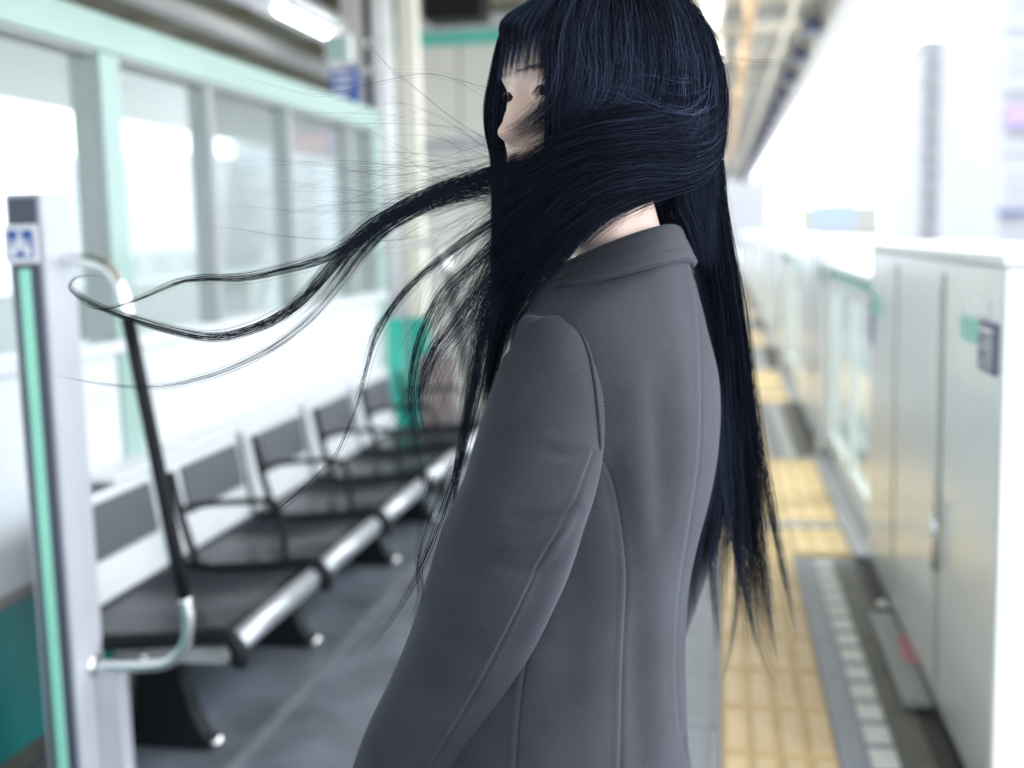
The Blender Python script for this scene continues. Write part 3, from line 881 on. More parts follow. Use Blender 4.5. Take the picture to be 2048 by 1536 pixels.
# ---- torso rings of the coat: (height, half width, half depth back, half depth front)
SIL = [(1460, 1325), (1400, 1330), (440, 1328), (480, 1345), (520, 1372), (620, 1396), (700, 1420), (760, 1435), (850, 1437), (950, 1425), (1030, 1405), (1100, 1386), (1180, 1372), (1300, 1366), (1450, 1369), (1536, 1377), (1700, 1400), (2300, 1450)]
SIL = SIL[2:]
TOR = [(1.405, .054, .056, .052), (1.37, .058, .060, .056), (1.345, .062, .066, .058), (1.325, .084, .077, .059), (1.305, .112, .086, .050), (1.285, .144, .092, .046), (1.26, .152, .097, .050),
       (1.21, .160, .102, .064), (1.10, .158, .104, .078), (1.00, .158, .100, .088), (0.95, .160, .100, .092), (.88, .170, .108, .100), (.80, .182, .118, .108), (.65, .20, .13, .12), (.48, .212, .14, .13)]
def torso(nz=330, nv=360, grow=0.0, z0=1.338, z1=.48):
    z = np.linspace(z0, z1, nz)
    T = np.array(TOR)[::-1]
    from_tab = [np.interp(z, T[:, 0], T[:, k]) + grow for k in (1, 2, 3)]
    def sm(a, k=8):
        p = np.pad(a, k, mode='reflect', reflect_type='odd'); c = np.cumsum(np.insert(p, 0, 0)); return (c[2 * k + 1:] - c[:-2 * k - 1])[:len(a)] / (2 * k + 1)
    a, bb, bf = [sm(q) for q in from_tab]
    th = np.linspace(0, 2 * np.pi, nv, endpoint=False)
    co, si = np.cos(th), np.sin(th)
    ex = 0.86
    cf = np.sign(co) * np.abs(co) ** ex; sf = np.sign(si) * np.abs(si) ** ex
    rel = np.where(co[None] > 0, bf[:, None], bb[:, None])[..., None] * cf[None, :, None] * BF + (a[:, None] * sf[None])[..., None] * BL
    cen = np.zeros((nz, 3)); cen[:, 1] = 1.31; cen[:, 2] = z
    sx, sy = np.array(SIL)[:, 1], np.array(SIL)[:, 0]
    for _ in range(12):
        P = cen[:, None] + rel
        x, y = proj(P)
        k = x.argmax(1)
        ym = y[np.arange(nz), k]
        want = np.interp(ym, sy, sx)
        cen[:, 0] += (want - x.max(1)) / 1750.0
    cen[:, 0] = sm(cen[:, 0], 10)
    return cen, cen[:, None] + rel

def to_line(x, y, pts):
    """distance in photo pixels from every vertex to a polyline, and the signed side"""
    pts = catmull(np.array(pts, float), 60)
    best = np.full(x.shape, 1e9); side = np.zeros(x.shape); par = np.zeros(x.shape)
    for i_, (a, b) in enumerate(zip(pts[:-1], pts[1:])):
        d = b - a; L2 = d @ d + 1e-9
        t = np.clip(((x - a[0]) * d[0] + (y - a[1]) * d[1]) / L2, 0, 1)
        qx, qy = x - a[0] - t * d[0], y - a[1] - t * d[1]
        r = np.hypot(qx, qy)
        m_ = r < best
        best = np.where(m_, r, best)
        side = np.where(m_, np.sign(d[0] * qy - d[1] * qx), side)
        par = np.where(m_, (i_ + t) / (len(pts) - 1), par)
    return best, side, par

def normals(P, closed=True):
    du = np.gradient(P, axis=0)
    dv = (np.roll(P, -1, 1) - np.roll(P, 1, 1)) if closed else np.gradient(P, axis=1)
    N = np.cross(du, dv)
    N /= np.linalg.norm(N, axis=2)[..., None] + 1e-12
    return N

def fold(P, items, sign_ref):
    """raise or sink soft folds and seams of the cloth: (points, width, height, kind)"""
    N = normals(P)
    c = P.mean(1, keepdims=True)
    if ((P - c) * N).sum(-1).mean() < 0: N = -N
    facing = ((CAM - P) * N).sum(-1) > 0
    x, y = proj(P)
    d = np.zeros(x.shape)
    for pts, wid, hgt, kind in items:
        r, s, tt = to_line(x, y, pts)
        if kind == 'seam':      # groove with one welted edge
            d += -hgt * np.exp(-(r / wid) ** 2) + 0.6 * hgt * np.exp(-((r * s - 2.2 * wid) / (1.6 * wid)) ** 2)
        else:
            d += hgt * np.exp(-(r / wid) ** 2) * np.sin(np.pi * np.clip(tt, 0, 1)) ** 0.8
    d *= facing
    return P + N * d[..., None]

cen, TP = torso()
sh_c = cen[np.abs(np.linspace(1.338, .48, len(cen)) - 1.29).argmin()]
TP = fold(TP, [
    ([(1195, 905), (1228, 965), (1246, 1060), (1250, 1180), (1242, 1350), (1236, 1560)], 4, 0.0018, 'seam'),
    ([(1090, 1180), (1058, 1300), (1040, 1420), (1030, 1560)], 4, 0.0016, 'seam'),
    ([(1376, 515), (1392, 640), (1396, 760), (1392, 900), (1372, 1050), (1352, 1180), (1345, 1320), (1352, 1460)], 4, 0.0010, 'seam'),
    ([(1258, 640), (1264, 800), (1276, 960), (1290, 1200)], 30, 0.0030, 'fold'),
    ([(1340, 560), (1362, 760), (1360, 920), (1336, 1100), (1318, 1320)], 30, 0.0032, 'fold'),
    ([(1308, 700), (1316, 880), (1322, 1100)], 26, -0.0026, 'fold'),
    ([(1214, 880), (1232, 980), (1262, 1140)], 26, -0.0060, 'fold'),
    ([(1300, 1060), (1306, 1300), (1322, 1640)], 36, 0.0040, 'fold'),
    ([(1268, 1120), (1270, 1380), (1282, 1640)], 22, -0.0028, 'fold'),
    ([(1160, 1080), (1140, 1250), (1130, 1640)], 40, -0.0040, 'fold'),
    ([(1362, 1455), (1368, 1500), (1378, 1560)], 4, -0.0050, 'fold'),
], None)
# cloth is never perfectly even: a little slow unevenness
def uneven(P, amp, f1=9.0, seed=0):
    r = np.random.default_rng(seed)
    N = normals(P)
    d = np.zeros(P.shape[:2])
    for _ in range(14):
        k = r.normal(size=3) * f1 * np.array((1.6, 1.6, .7)); ph = r.uniform(0, 6.28)
        d += np.sin(P @ k + ph)
    return P + N * (d / 14 * 1.6 * amp)[..., None]
TP = uneven(TP, 0.0012, 16, 3)
coat_me = grid_mesh("coat", TP, True, False, False)

# ---- sleeves
SL = [(1066, 622, 7), (1068, 633, 22), (1074, 650, 43), (1084, 674, 67), (1093, 712, 90), (1095, 790, 113), (1078, 900, 128), (1050, 1000, 130), (1012, 1100, 134), (974, 1200, 127), (936, 1300, 119), (890, 1400, 113), (842, 1500, 112), (806, 1580, 104), (780, 1640, 98)]
SLY = [1.198, 1.194, 1.188, 1.182, 1.176, 1.168, 1.150, 1.135, 1.14, 1.155, 1.175, 1.195, 1.215, 1.23, 1.245]
C0 = np.array([at(x, y, Y) for (x, y, _), Y in zip(SL, SLY)])
hw = np.array([h * np.linalg.norm(c - CAM) / FPX for (_, _, h), c in zip(SL, C0)])
def sleeve(C0, hw, n=330, nv=300, depth=0.92):
    C = catmull(C0, n)
    W = catmull(np.stack([hw, hw, hw], 1), n)[:, 0]
    T = np.gradient(C, axis=0); T /= np.linalg.norm(T, axis=1)[:, None]
    k = np.minimum(np.arange(n) / 60.0, 1)[:, None]
    Tm = unit(C[-1] - C[40]) * (1 - k) + T * k          # the cap opens level
    Tm /= np.linalg.norm(Tm, axis=1)[:, None]
    view = unit(C.mean(0) - CAM)
    A = np.cross(Tm, view); A /= np.linalg.norm(A, axis=1)[:, None]
    B = np.cross(A, Tm)
    th = np.linspace(0, 2 * np.pi, nv, endpoint=False)
    co, si = np.cos(th), np.sin(th)
    P = C[:, None] + W[:, None, None] * (co[None, :, None] * A[:, None] + depth * si[None, :, None] * B[:, None])
    return C, P
C, SP = sleeve(C0, hw)
SP = fold(SP, [
    ([(1188, 905), (1150, 1000), (1100, 1090), (1048, 1200), (992, 1310), (930, 1420), (880, 1500), (850, 1560)], 4, 0.0016, 'seam'),
    ([(1180, 960), (1130, 1060), (1085, 1150)], 16, 0.0035, 'fold'),
    ([(1176, 1020), (1120, 1100), (1050, 1240), (980, 1370)], 26, -0.0045, 'fold'),
    ([(1150, 940), (1060, 990), (980, 1010)], 22, -0.0016, 'fold'),
    ([(1150, 1050), (1050, 1086), (950, 1085)], 14, 0.0032, 'fold'),
    ([(1165, 1010), (1080, 1040), (1000, 1032)], 12, -0.0030, 'fold'),
    ([(1120, 1130), (1040, 1140), (960, 1128)], 14, -0.0026, 'fold'),
    ([(1176, 900), (1130, 912), (1080, 902)], 12, -0.0022, 'fold'),
    ([(1170, 860), (1120, 880), (1060, 868)], 14, 0.0016, 'fold'),
    ([(960, 960), (1010, 1060), (1010, 1180)], 36, 0.0020, 'fold'),
    ([(850, 1290), (920, 1320), (985, 1310)], 20, -0.0018, 'fold'),
], None)
SP = uneven(SP, 0.0010, 18, 5)
sleeve_me = grid_mesh("sleeve", SP, True, True, False)
# the other arm hangs on the far side of the body
D0 = np.array([sh_c - BL * 0.165 + BF * q[0] + UP * q[1] - BL * q[2] for q in [(0, .01, 0), (0, 0, 0), (0, -.02, .005), (-.005, -.08, .012), (-.01, -.18, .02), (0.0, -.27, .025), (.03, -.38, .025), (.06, -.48, .02)]])
D, SP2 = sleeve(D0, np.array([.012, .04, .05, .056, .06, .058, .052, .048]), 80, 60)
sleeve2_me = grid_mesh("sleeve", SP2, True, True, False)

# ---- body: skeleton grown with a skin modifier, joined to the head
def limb_skeleton():
    V, E, R = [], [], []
    def add(p, r, prev=None):
        V.append(tuple(p)); R.append(r)
        if prev is not None: E.append((prev, len(V) - 1))
        return len(V) - 1
    hipc = cen[np.abs(np.linspace(1.338, .48, len(cen)) - .86).argmin()].copy(); hipc[2] = 0.86
    c11 = cen[np.abs(np.linspace(1.338, .48, len(cen)) - 1.1).argmin()]
    root = add(hipc, (.10, .075))
    wst = add((hipc[0], hipc[1], 1.0), (.08, .06), root)
    cst = add((c11[0], c11[1], 1.17), (.085, .06), wst)
    upc = add(sh_c + UP * -.06, (.055, .05), cst)
    nk = add(HC + UP * -.215 + np.array((.030, .030, 0)), (.045, .045), upc)
    for sgn, path_ in ((1, C), (-1, D)):
        p0 = path_[min(70, len(path_) // 4)]
        a = add(p0, (.03, .03), upc)
        last = a
        for q in (.36, .45, .53, .62, .80, .97):
            last = add(path_[int(q * (len(path_) - 1))], (.036 - .017 * q, .036 - .017 * q), last)
        wr = np.array(V[last]); d = unit(path_[-1] - path_[-12])
        side = unit(np.cross(d, BL)); 
        palm = add(wr + d * .05, (.030, .016), last)
        for f_, (o, ln) in enumerate(((-.027, .062), (-.009, .074), (.009, .070), (.026, .055))):
            pv = palm
            for s_ in range(1, 4):
                pv = add(wr + d * (.085 + ln * s_ / 3) + side * o * (1 + .1 * s_) - BL * sgn * .007 * s_ * s_ * .6, (.0085 - .001 * s_, .0085 - .001 * s_), pv)
        tp = add(wr + d * .035 + side * .034, (.012, .012), last)
        tp = add(wr + d * .068 + side * .046 - BL * sgn * .01, (.0095, .0095), tp)
        add(wr + d * .092 + side * .047 - BL * sgn * .016, (.008, .008), tp)
    for sgn in (1, -1):
        l0 = add(hipc + BL * .085 * sgn + UP * -.05, (.085, .085), root)
        l1 = add(hipc * np.array((1, 1, 0)) + BL * .085 * sgn + UP * .47 + BF * .02, (.056, .056), l0)
        l2 = add(hipc * np.array((1, 1, 0)) + BL * .085 * sgn + UP * .30, (.054, .054), l1)
        l3 = add(hipc * np.array((1, 1, 0)) + BL * .085 * sgn + UP * .09 - BF * .01, (.034, .034), l2)
        l4 = add(hipc * np.array((1, 1, 0)) + BL * .088 * sgn + UP * .04 + BF * .06, (.034, .028), l3)
        add(hipc * np.array((1, 1, 0)) + BL * .095 * sgn + UP * .03 + BF * .16, (.034, .020), l4)
    me = bpy.data.meshes.new("skeleton")
    me.from_pydata(V, E, [])
    o = bpy.data.objects.new("skeleton", me); COL.objects.link(o)
    o.modifiers.new("skin", 'SKIN').use_smooth_shade = True
    s = o.modifiers.new("sub", 'SUBSURF'); s.levels = 2; s.render_levels = 2
    for k, r in enumerate(R): me.skin_vertices[0].data[k].radius = r
    me.skin_vertices[0].data[0].use_root = True
    bpy.context.view_layer.update()
    dg = bpy.context.evaluated_depsgraph_get()
    res = bpy.data.meshes.new_from_object(o.evaluated_get(dg))
    bpy.data.objects.remove(o)
    return res
hm = head_mesh()
sk = limb_skeleton()
person = link("person", hm, M["skin"])
tmp = bpy.data.objects.new("tmp", sk); COL.objects.link(tmp)
bo = person.modifiers.new("union", 'BOOLEAN'); bo.operation = 'UNION'; bo.object = tmp; bo.solver = 'EXACT'
bpy.context.view_layer.update()
dg = bpy.context.evaluated_depsgraph_get()
bm_ = bpy.data.meshes.new_from_object(person.evaluated_get(dg))
print("BODY", len(hm.vertices), len(sk.vertices), len(bm_.vertices))
person.modifiers.clear()
if len(bm_.vertices) > 0.8 * len(hm.vertices):
    person.data = bm_
bpy.data.objects.remove(tmp)
person.data.polygons.foreach_set("use_smooth", [True] * len(person.data.polygons))
person.name = "person"; person.data.name = "body"
co_ = np.zeros(len(person.data.vertices) * 3)
person.data.vertices.foreach_get("co", co_)
co_ = co_.reshape(-1, 3) - HC
_f, _l, _v = co_ @ HF, co_ @ HL, co_[:, 2]
roots = np.clip((_v - (0.066 - 6.0 * _l ** 2)) / 0.006, 0, 1) * (_v > -.02)
roots = np.maximum(roots, np.clip((0.012 - _f) / 0.008, 0, 1) * np.clip((_v + 0.045) / 0.01, 0, 1))
sa = person.data.attributes.new("scalp", 'FLOAT', 'POINT')
sa.data.foreach_set("value", roots)
tag(person, "person in slate grey coat seen from behind, long black hair blown across face", "person")

# ---- eyes, lashes, brows
for sgn in (1, -1):
    ec = HC + HL * 0.0315 * sgn + HF * 0.0670
    bm = bmesh.new()
    bmesh.ops.create_uvsphere(bm, u_segments=32, v_segments=24, radius=0.0116)
    me = mesh_of(bm, "eye")
    e = link("eye", me, M["eyewhite"], person, Vector(ec), True)
    gaze = unit(HF + HL * 0.10 + UP * -0.08)
    bm = bmesh.new()
    bmesh.ops.create_uvsphere(bm, u_segments=24, v_segments=16, radius=0.0072)
    bmesh.ops.scale(bm, vec=(1, 1, .35), verts=bm.verts)
    ir = link("iris", mesh_of(bm, "iris"), M["iris"], e, Vector(gaze * 0.0095), True)
    ir.rotation_euler = Vector(gaze).to_track_quat('Z', 'Y').to_euler()
    # upper lash line follows the lid
    ln = []
    for q in np.linspace(-1, 1, 15):
        exx = 0.0150 * q
        vv = 0.0047 * (1 - q * q) + exx * 0.10 + .0004
        ln.append(HC + HL * (0.0315 * sgn + exx * sgn) + UP * vv + HF * (0.0695 + math.sqrt(max(0.0129 ** 2 - (exx * .75) ** 2 - vv ** 2, 1e-8)) ))
    tube("lash_line", M["lash"], ln, [0.0003 + .0006 * math.sin(math.pi * (0.1 + .8 * k / 14)) for k in range(15)], person, 6)

# ---- coat and its sub-parts
coat = link("coat", coat_me, M["coat"], person)
tag(coat, "slate grey wool coat with turned down collar and welted seams")
so = coat.modifiers.new("thickness", 'SOLIDIFY'); so.thickness = 0.003; so.offset = -1
link("sleeve", sleeve_me, M["coat"], coat)
link("sleeve", sleeve2_me, M["coat"], coat)

# collar: turned-down band round the neck
def collar():
    n = 200
    # fold line (top) and lower edge as ellipses round the neck, open in front
    ang = np.linspace(np.radians(200 - 360 + 0), np.radians(160), n)      # measured from the back
    nb = at(1232, 478, 1.310)
    top, bot, inn = [], [], []
    for a in ang:
        dirv_ = -BF * math.cos(a) + BL * math.sin(a)
        cf = math.cos(a)
        rt = 0.066 + 0.006 * math.sin(a) ** 2
        zt = 1.370 + 0.008 * cf - 0.022 * (1 - cf)
        top.append(nb * (1, 1, 0) + dirv_ * rt + UP * zt)
        rb = 0.082 + 0.022 * math.sin(a) ** 2 + .010 * (1 - cf) * .5
        zb = 1.338 + 0.004 * cf - 0.020 * (1 - cf)
        bot.append(nb * (1, 1, 0) + dirv_ * rb + UP * zb)
        inn.append(nb * (1, 1, 0) + dirv_ * (rt - .010) + UP * (zb - 0.005))
    top, bot, inn = map(np.array, (top, bot, inn))
    rows = []
    for k in np.linspace(0, 1, 14):        # inside, rising
        rows.append(inn * (1 - k) + (top - UP * .004) * k + 0)
    out_ = top - bot; 
    dirs = (top - nb * (1, 1, 0)); dirs[:, 2] = 0; dirs /= np.linalg.norm(dirs, axis=1)[:, None]
    for k in np.linspace(0.04, 1, 30):      # over the fold and down
        bulge = 0.003 * math.sin(math.pi * k ** .6)
        rows.append(top * (1 - k) + bot * k + dirs * bulge + UP * .003 * math.sin(math.pi * min(1, k * 3)) - dirs * (0.0014 * math.exp(-((k - .80) / .03) ** 2)))
    for k in np.linspace(0.0, 1, 8):        # rounded lower edge, tucked under
        rows.append(bot - UP * .006 * math.sin(k * 1.57) - dirs * .006 * k + dirs * .001 * math.sin(k * 3.14))
    P = np.array(rows)
    return grid_mesh("collar", P, False), P
cme, CP = collar()
link("collar", cme, M["coat"], coat)

# welted armhole seam laid on the cloth
from mathutils.bvhtree import BVHTree
def bvh(*ms):
    vs_, fs_ = [], []
    for me in ms:
        o_ = len(vs_)
        vs_ += [v.co.copy() for v in me.vertices]
        fs_ += [[i + o_ for i in p.vertices] for p in me.polygons]
    return BVHTree.FromPolygons(vs_, fs_)
coat_tree = bvh(coat_me, sleeve_me)
def on_coat(x, y, lift=0.0):
    d = unit(ray(x, y))
    h = coat_tree.ray_cast(Vector(CAM), Vector(d))
    if h[0] is None: return None
    return np.array(h[0]) - d * lift
def seam_tube(name, pts, r, lift=0.0, n=70, m="coat", taper=True):
    q = [on_coat(x, y, lift) for x, y in catmull(np.array(pts, float), n)]
    q = np.array([p for p in q if p is not None])
    for _ in range(4):
        q[1:-1] = q[:-2] * .25 + q[1:-1] * .5 + q[2:] * .25
    rr = np.full(len(q), r)
    if taper: rr *= np.clip(np.minimum(np.arange(len(q)), np.arange(len(q))[::-1]) / 6.0 + .15, 0, 1)
    return link(name, tube_mesh(name, q, rr, 10), M[m], coat)
ARM = [(1058, 622), (1085, 610), (1112, 618), (1145, 652), (1170, 700), (1184, 760), (1191, 820), (1195, 870), (1197, 905)]
seam_tube("armhole_welt", [(x + 4, y - 4) for x, y in ARM[2:]], 0.0026, 0.0008)
def stitches(pts, n, ln=0.55):
    bm = bmesh.new()
    q = [on_coat(x, y, 0.0012) for x, y in catmull(np.array(pts, float), n * 2)]
    for a, b in zip(q[0::2], q[1::2]):
        if a is None or b is None or np.linalg.norm(a - b) > .02: continue
        b2 = a + (b - a) * ln
        d = unit(b2 - a); s_ = unit(np.cross(d, a - CAM)) * 0.00035
        vv = [bm.verts.new(p) for p in (a - s_, b2 - s_, b2 + s_, a + s_)]
        bm.faces.new(vv)
    bmesh.ops.solidify(bm, geom=bm.faces[:], thickness=0.0003)
    o = link("stitching", mesh_of(bm, "stitching"), M["stitch"], coat)
    o["kind"] = "stuff"
stitches([(x + 13, y - 5) for x, y in ARM], 60)
stitches([(1349, 553), (1352, 566), (1354, 582)], 3, .8)

# ---- trousers and shoes (below the picture)
for sgn in (1, -1):
    hipc = cen[-60] * np.array((1, 1, 0))
    base = cen[np.abs(np.linspace(1.338, .48, len(cen)) - .86).argmin()] * np.array((1, 1, 0)) + BL * .085 * sgn
    tube("trouser_leg", M["trouser"], [base + UP * .72, base + UP * .6 + BF * .01, base + UP * .47 + BF * .02, base + UP * .3, base + UP * .09 - BF * .005], [.09, .086, .078, .074, .066], person, 24, 24)
    tube("shoe", M["shoe"], [base - BF * .05 + UP * .045, base + UP * .05, base + BF * .08 + BL * .004 * sgn + UP * .045, base + BF * .16 + BL * .01 * sgn + UP * .036, base + BF * .20 + BL * .012 * sgn + UP * .03], [.030, .044, .044, .036, .012], person, 20, 24)

# ---- hair: a dark underlayer on the scalp, then strands
def cap_mesh():
    vv = np.linspace(0.134, -0.07, 90)
    th = np.linspace(-np.pi, np.pi, 120, endpoint=False)
    hv = np.array([0.134, 0.130, 0.122, 0.10, 0.07, 0.03, -0.01, -0.05, -0.09, -0.13, -0.17])
    rx = np.array([0.004, 0.028, 0.056, 0.078, 0.092, 0.104, 0.104, 0.100, 0.092, 0.084, 0.070])
    rs = np.array([0.004, 0.036, 0.062, 0.078, 0.087, 0.091, 0.090, 0.084, 0.074, 0.064, 0.055])
    f = np.interp(vv, hv[::-1], rx[::-1]); s = np.interp(vv, hv[::-1], rs[::-1])
    P = HC - HF * .015 + (np.cos(th)[None] * f[:, None])[..., None] * HF + (np.sin(th)[None] * s[:, None])[..., None] * HL + vv[:, None, None] * UP
    me = grid_mesh("hair", P, True, True, False)
    bm = bmesh.new(); bm.from_mesh(me)
    kill = []
    for fc in bm.faces:
        c = np.array(fc.calc_center_median()) - HC
        fx, lx, v_ = c @ HF, c @ HL, c[2]
        if fx > 0.030 and v_ < 0.085 - 5.0 * lx * lx: kill.append(fc)
        elif v_ < -0.03 and fx > -0.01 + (-0.03 - v_) * -0.4: kill.append(fc)
    bmesh.ops.delete(bm, geom=kill, context='FACES')
    bm.to_mesh(me); bm.free()
    return me
hair = link("hair", cap_mesh(), M["haircap"], person)

HE_C, HE_R = at(1200, 205, 1.275), np.array((.127, .127, .138))
def ell_Y(x, y, grow=0.0):
    """depth of the front of the hair's outer shape along a line of sight"""
    d = ray(x, y); o = (CAM - HE_C) / (HE_R + grow); dd = d / (HE_R + grow)
    A, B, Cc = dd @ dd, 2 * o @ dd, o @ o - 1
    disc_ = B * B - 4 * A * Cc
    t = (-B - math.sqrt(disc_)) / (2 * A) if disc_ > 0 else -B / (2 * A)
    return float((CAM + d * t)[1])
def P3(pts, grow=0.0):
    """guide points: (x, y) lie on the hair's outer shape, (x, y, Y) at their own depth"""
    return np.array([at(p[0], p[1], p[2] if len(p) > 2 else ell_Y(p[0], p[1], grow)) for p in pts])

class Strands:
    def __init__(s, name): s.name, s.P, s.R, s.T = name, [], [], []
    def fan(s, guides, n, r=0.00012, spread=(0.006, 0.008), wob=0.003, npt=26, cut=(0.8, 1.0), clumps=0, tight=0.3, bias=None, tone=1.0):
        """n strands between guide paths; spread = random offset at root and tip (m)"""
        G = np.array([catmull(g, npt) for g in guides])
        k = len(G)
        t = np.linspace(0, 1, npt)
        cs = rng.uniform(0, 1, max(clumps, 1)); coff = rng.normal(size=(max(clumps, 1), 3))
        cut_c = rng.uniform(cut[0], cut[1], max(clumps, 1))
        ton_c = rng.uniform(0, 1, max(clumps, 1)) ** 3.0 * 2.3 + .03  # uneven clump values paint the highlight streaks
        for _ in range(n):
            u = rng.uniform(0, 1)
            if bias: u = u ** bias
            cl_ = rng.integers(0, max(clumps, 1))
            def gp(u_):
                if k == 1: return G[0]
                q = min(u_ * (k - 1), k - 1 - 1e-6); i = int(q); f = q - i
                return G[i] * (1 - f) + G[i + 1] * f
            base = gp(u)
            o = rng.normal(size=3) * 0.6
            sp = spread[0] + (spread[1] - spread[0]) * t
            p = base + o[None] * sp[:, None]
            if clumps:
                tgt = gp(cs[cl_]) + coff[cl_][None] * 0.6 * sp[:, None]
                wgt = (np.clip((t - 0.12) / 0.6, 0, 1) ** 0.8 * (1 - tight))[:, None]
                p = p * (1 - wgt) + (tgt + o[None] * sp[:, None] * 0.22) * wgt
            a = rng.normal(size=(2, 3)) * wob
            ph = rng.uniform(0, 6.28, 2); fr_ = rng.uniform(3, 8, 2)
            p = p + (np.sin(t[:, None] * fr_[0] + ph[0]) * a[0] + np.sin(t[:, None] * fr_[1] * 1.7 + ph[1]) * a[1] * .5) * (t ** 1.2)[:, None]
            c = (cut_c[cl_] * rng.uniform(.9, 1.02)) if clumps else rng.uniform(*cut)
            c = min(c, 1.0)
            tt = np.linspace(0, c, npt)
            p = np.stack([np.interp(tt, t, p[:, j]) for j in range(3)], 1)
            rad = r * rng.uniform(.7, 1.3) * np.clip((1.02 - np.linspace(0, 1, npt)) * 3.0, 0.12, 1)
            s.P.append(p); s.R.append(rad)
            s.T.append(tone * (ton_c[cl_] if clumps else .6) * rng.uniform(.4, 1.6))
    def build(s, parent):
        hc = bpy.data.hair_curves.new(s.name)
        sizes = [len(p) for p in s.P]
        hc.add_curves(sizes)
        hc.position_data.foreach_set("vector", np.concatenate(s.P).astype(np.float32).ravel())
        ra = hc.attributes.get("radius") or hc.attributes.new("radius", 'FLOAT', 'POINT')
        ra.data.foreach_set("value", np.concatenate(s.R).astype(np.float32))
        ta = hc.attributes.new("tone", 'FLOAT', 'CURVE')
        ta.data.foreach_set("value", np.array(s.T, np.float32))
        hc.materials.append(M["hair"])
        o = bpy.data.objects.new(s.name, hc); COL.objects.link(o)
        o.parent = parent
        o["kind"] = "stuff"
        return o

S = Strands("eyebrow")
for sgn in (1, -1):
    for _ in range(190):
        q = rng.uniform(0, 1)
        l_ = sgn * (0.013 + .034 * q); v_ = 0.0200 + .0022 * math.sin(q * 2.6) + rng.normal() * .0017
        fx = 0.0972 - 0.9 * max(abs(l_) - .012, 0) ** 1.15 * 1.0
        p = HC + HL * l_ + UP * v_ + HF * fx
        S.fan([np.array([p, p + HL * sgn * .003 + UP * .0016 + HF * .0006, p + HL * sgn * .007 + UP * .0012 - HF * .0006])], 1, r=.00009, spread=(.0002, .0003), wob=.0002, npt=6)
S.build(person)
# smooth cap falling from the crown
S = Strands("crown_strands")
g = []
for x in (1085, 1120, 1160, 1210, 1260, 1310, 1350):
    k = x - 1210
    g.append(P3([(1222 + .15 * k, -50), (1215 + .55 * k, -22), (1212 + .82 * k, 30), (1210 + .96 * k, 90), (x, 150), (x - 18, 205), (x - 70, 250), (x - 150, 285)], 0.002))
S.fan(g, 3600, spread=(.004, .006), wob=.003, clumps=130, tight=.4, tone=.6)
g = []
for x in (1350, 1385, 1412, 1432):
    k = x - 1215
    g.append(P3([(1222 + .15 * k, -50), (1215 + .55 * k, -24), (1213 + .80 * k, 18), (1212 + .93 * k, 75), (x - 3, 140), (x, 210), (x - 2, 280, 1.27), (x + 4, 360, 1.30), (x + 14, 440, 1.34)], 0.002))
S.fan(g, 1800, spread=(.003, .006), wob=.002, clumps=80, tight=.5, tone=.8)
g = []
for x in (1290, 1330, 1370, 1400):
    k = x - 1215
    g.append(P3([(1220 + .12 * k, -52), (1214 + .55 * k, -26), (1212 + .82 * k, 22), (1212 + .94 * k, 80), (x, 145), (x - 8, 210), (x - 40, 262), (x - 90, 300)], 0.003))
S.fan(g, 1500, spread=(.004, .006), wob=.003, clumps=60, tight=.45, tone=.7)
# front curtain hanging beside the near eye, running down over the chest
g = [P3([(1190, -48), (1135, -12), (1100, 50), (1092, 140), (1091, 220), (1090, 300, 1.165), (1070, 420, 1.17), (1035, 560, 1.19), (1003, 680, 1.21), (975, 840, 1.22)], .001),
     P3([(1195, -48), (1150, -10), (1122, 60), (1116, 160), (1114, 240), (1110, 310, 1.16), (1092, 420, 1.165), (1062, 530, 1.18), (1025, 640, 1.20), (995, 760, 1.21)], .001),
     P3([(1205, -48), (1178, -8), (1160, 70), (1155, 170), (1150, 250), (1142, 320, 1.155), (1125, 420, 1.16), (1098, 520, 1.17), (1060, 600, 1.185), (1020, 680, 1.20)], .001)]
S.fan(g, 2200, spread=(.0012, .007), wob=.002, clumps=90, tight=.5, cut=(.75, 1), tone=.5)
S.build(hair)

# fringe over the forehead, in separated wisps
S = Strands("fringe")
for x0, x1, yb, n in ((1006, 998, 172, 280), (1016, 1007, 166, 210), (1027, 1019, 160, 190), (1037, 1030, 164, 110), (1046, 1044, 148, 60), (1056, 1049, 158, 130), (1070, 1066, 142, 70), (1082, 1082, 166, 150), (1090, 1089, 180, 220)):
    S.fan([P3([(1185, -46), (1110 + .25 * (x0 - 1040), -14), (x0 + 12 + .25 * (x0 - 1040), 40), (x0 + 2, 92), (x1, yb)], -.004)], n, spread=(.002, .0022), wob=.0006, cut=(.86, 1.0))
g = [P3([(1150, -46), (1085, -8), (1040, 28), (1014, 70), (1001, 112)], -.006), P3([(1165, -48), (1105, -12), (1068, 28), (1050, 66), (1044, 98)], -.004), P3([(1185, -48), (1140, -14), (1108, 28), (1092, 70), (1086, 108)], -.002)]
S.fan(g, 2400, spread=(.002, .003), wob=.001, cut=(.66, .9), clumps=60, tight=.5, tone=.5)
# far side curtain framing the cheek
g = [P3([(1140, -40, 1.29), (1066, -3, 1.28), (1026, 32, 1.28), (1001, 68, 1.285), (984, 130, 1.295), (968, 212, 1.29), (970, 265, 1.285), (982, 320, 1.27), (985, 420, 1.25), (984, 560, 1.24), (978, 720, 1.23)]),
     P3([(1150, -40, 1.29), (1095, -5, 1.28), (1062, 32, 1.28), (1036, 75, 1.285), (1026, 140, 1.298), (1028, 212, 1.30), (1026, 265, 1.292), (1018, 320, 1.27), (1002, 420, 1.25), (1003, 560, 1.24), (992, 720, 1.23)])]
S.fan(g, 2200, spread=(.0012, .003), wob=.001, clumps=24, tight=.5, cut=(.8, 1), tone=.5)
S.build(hair)

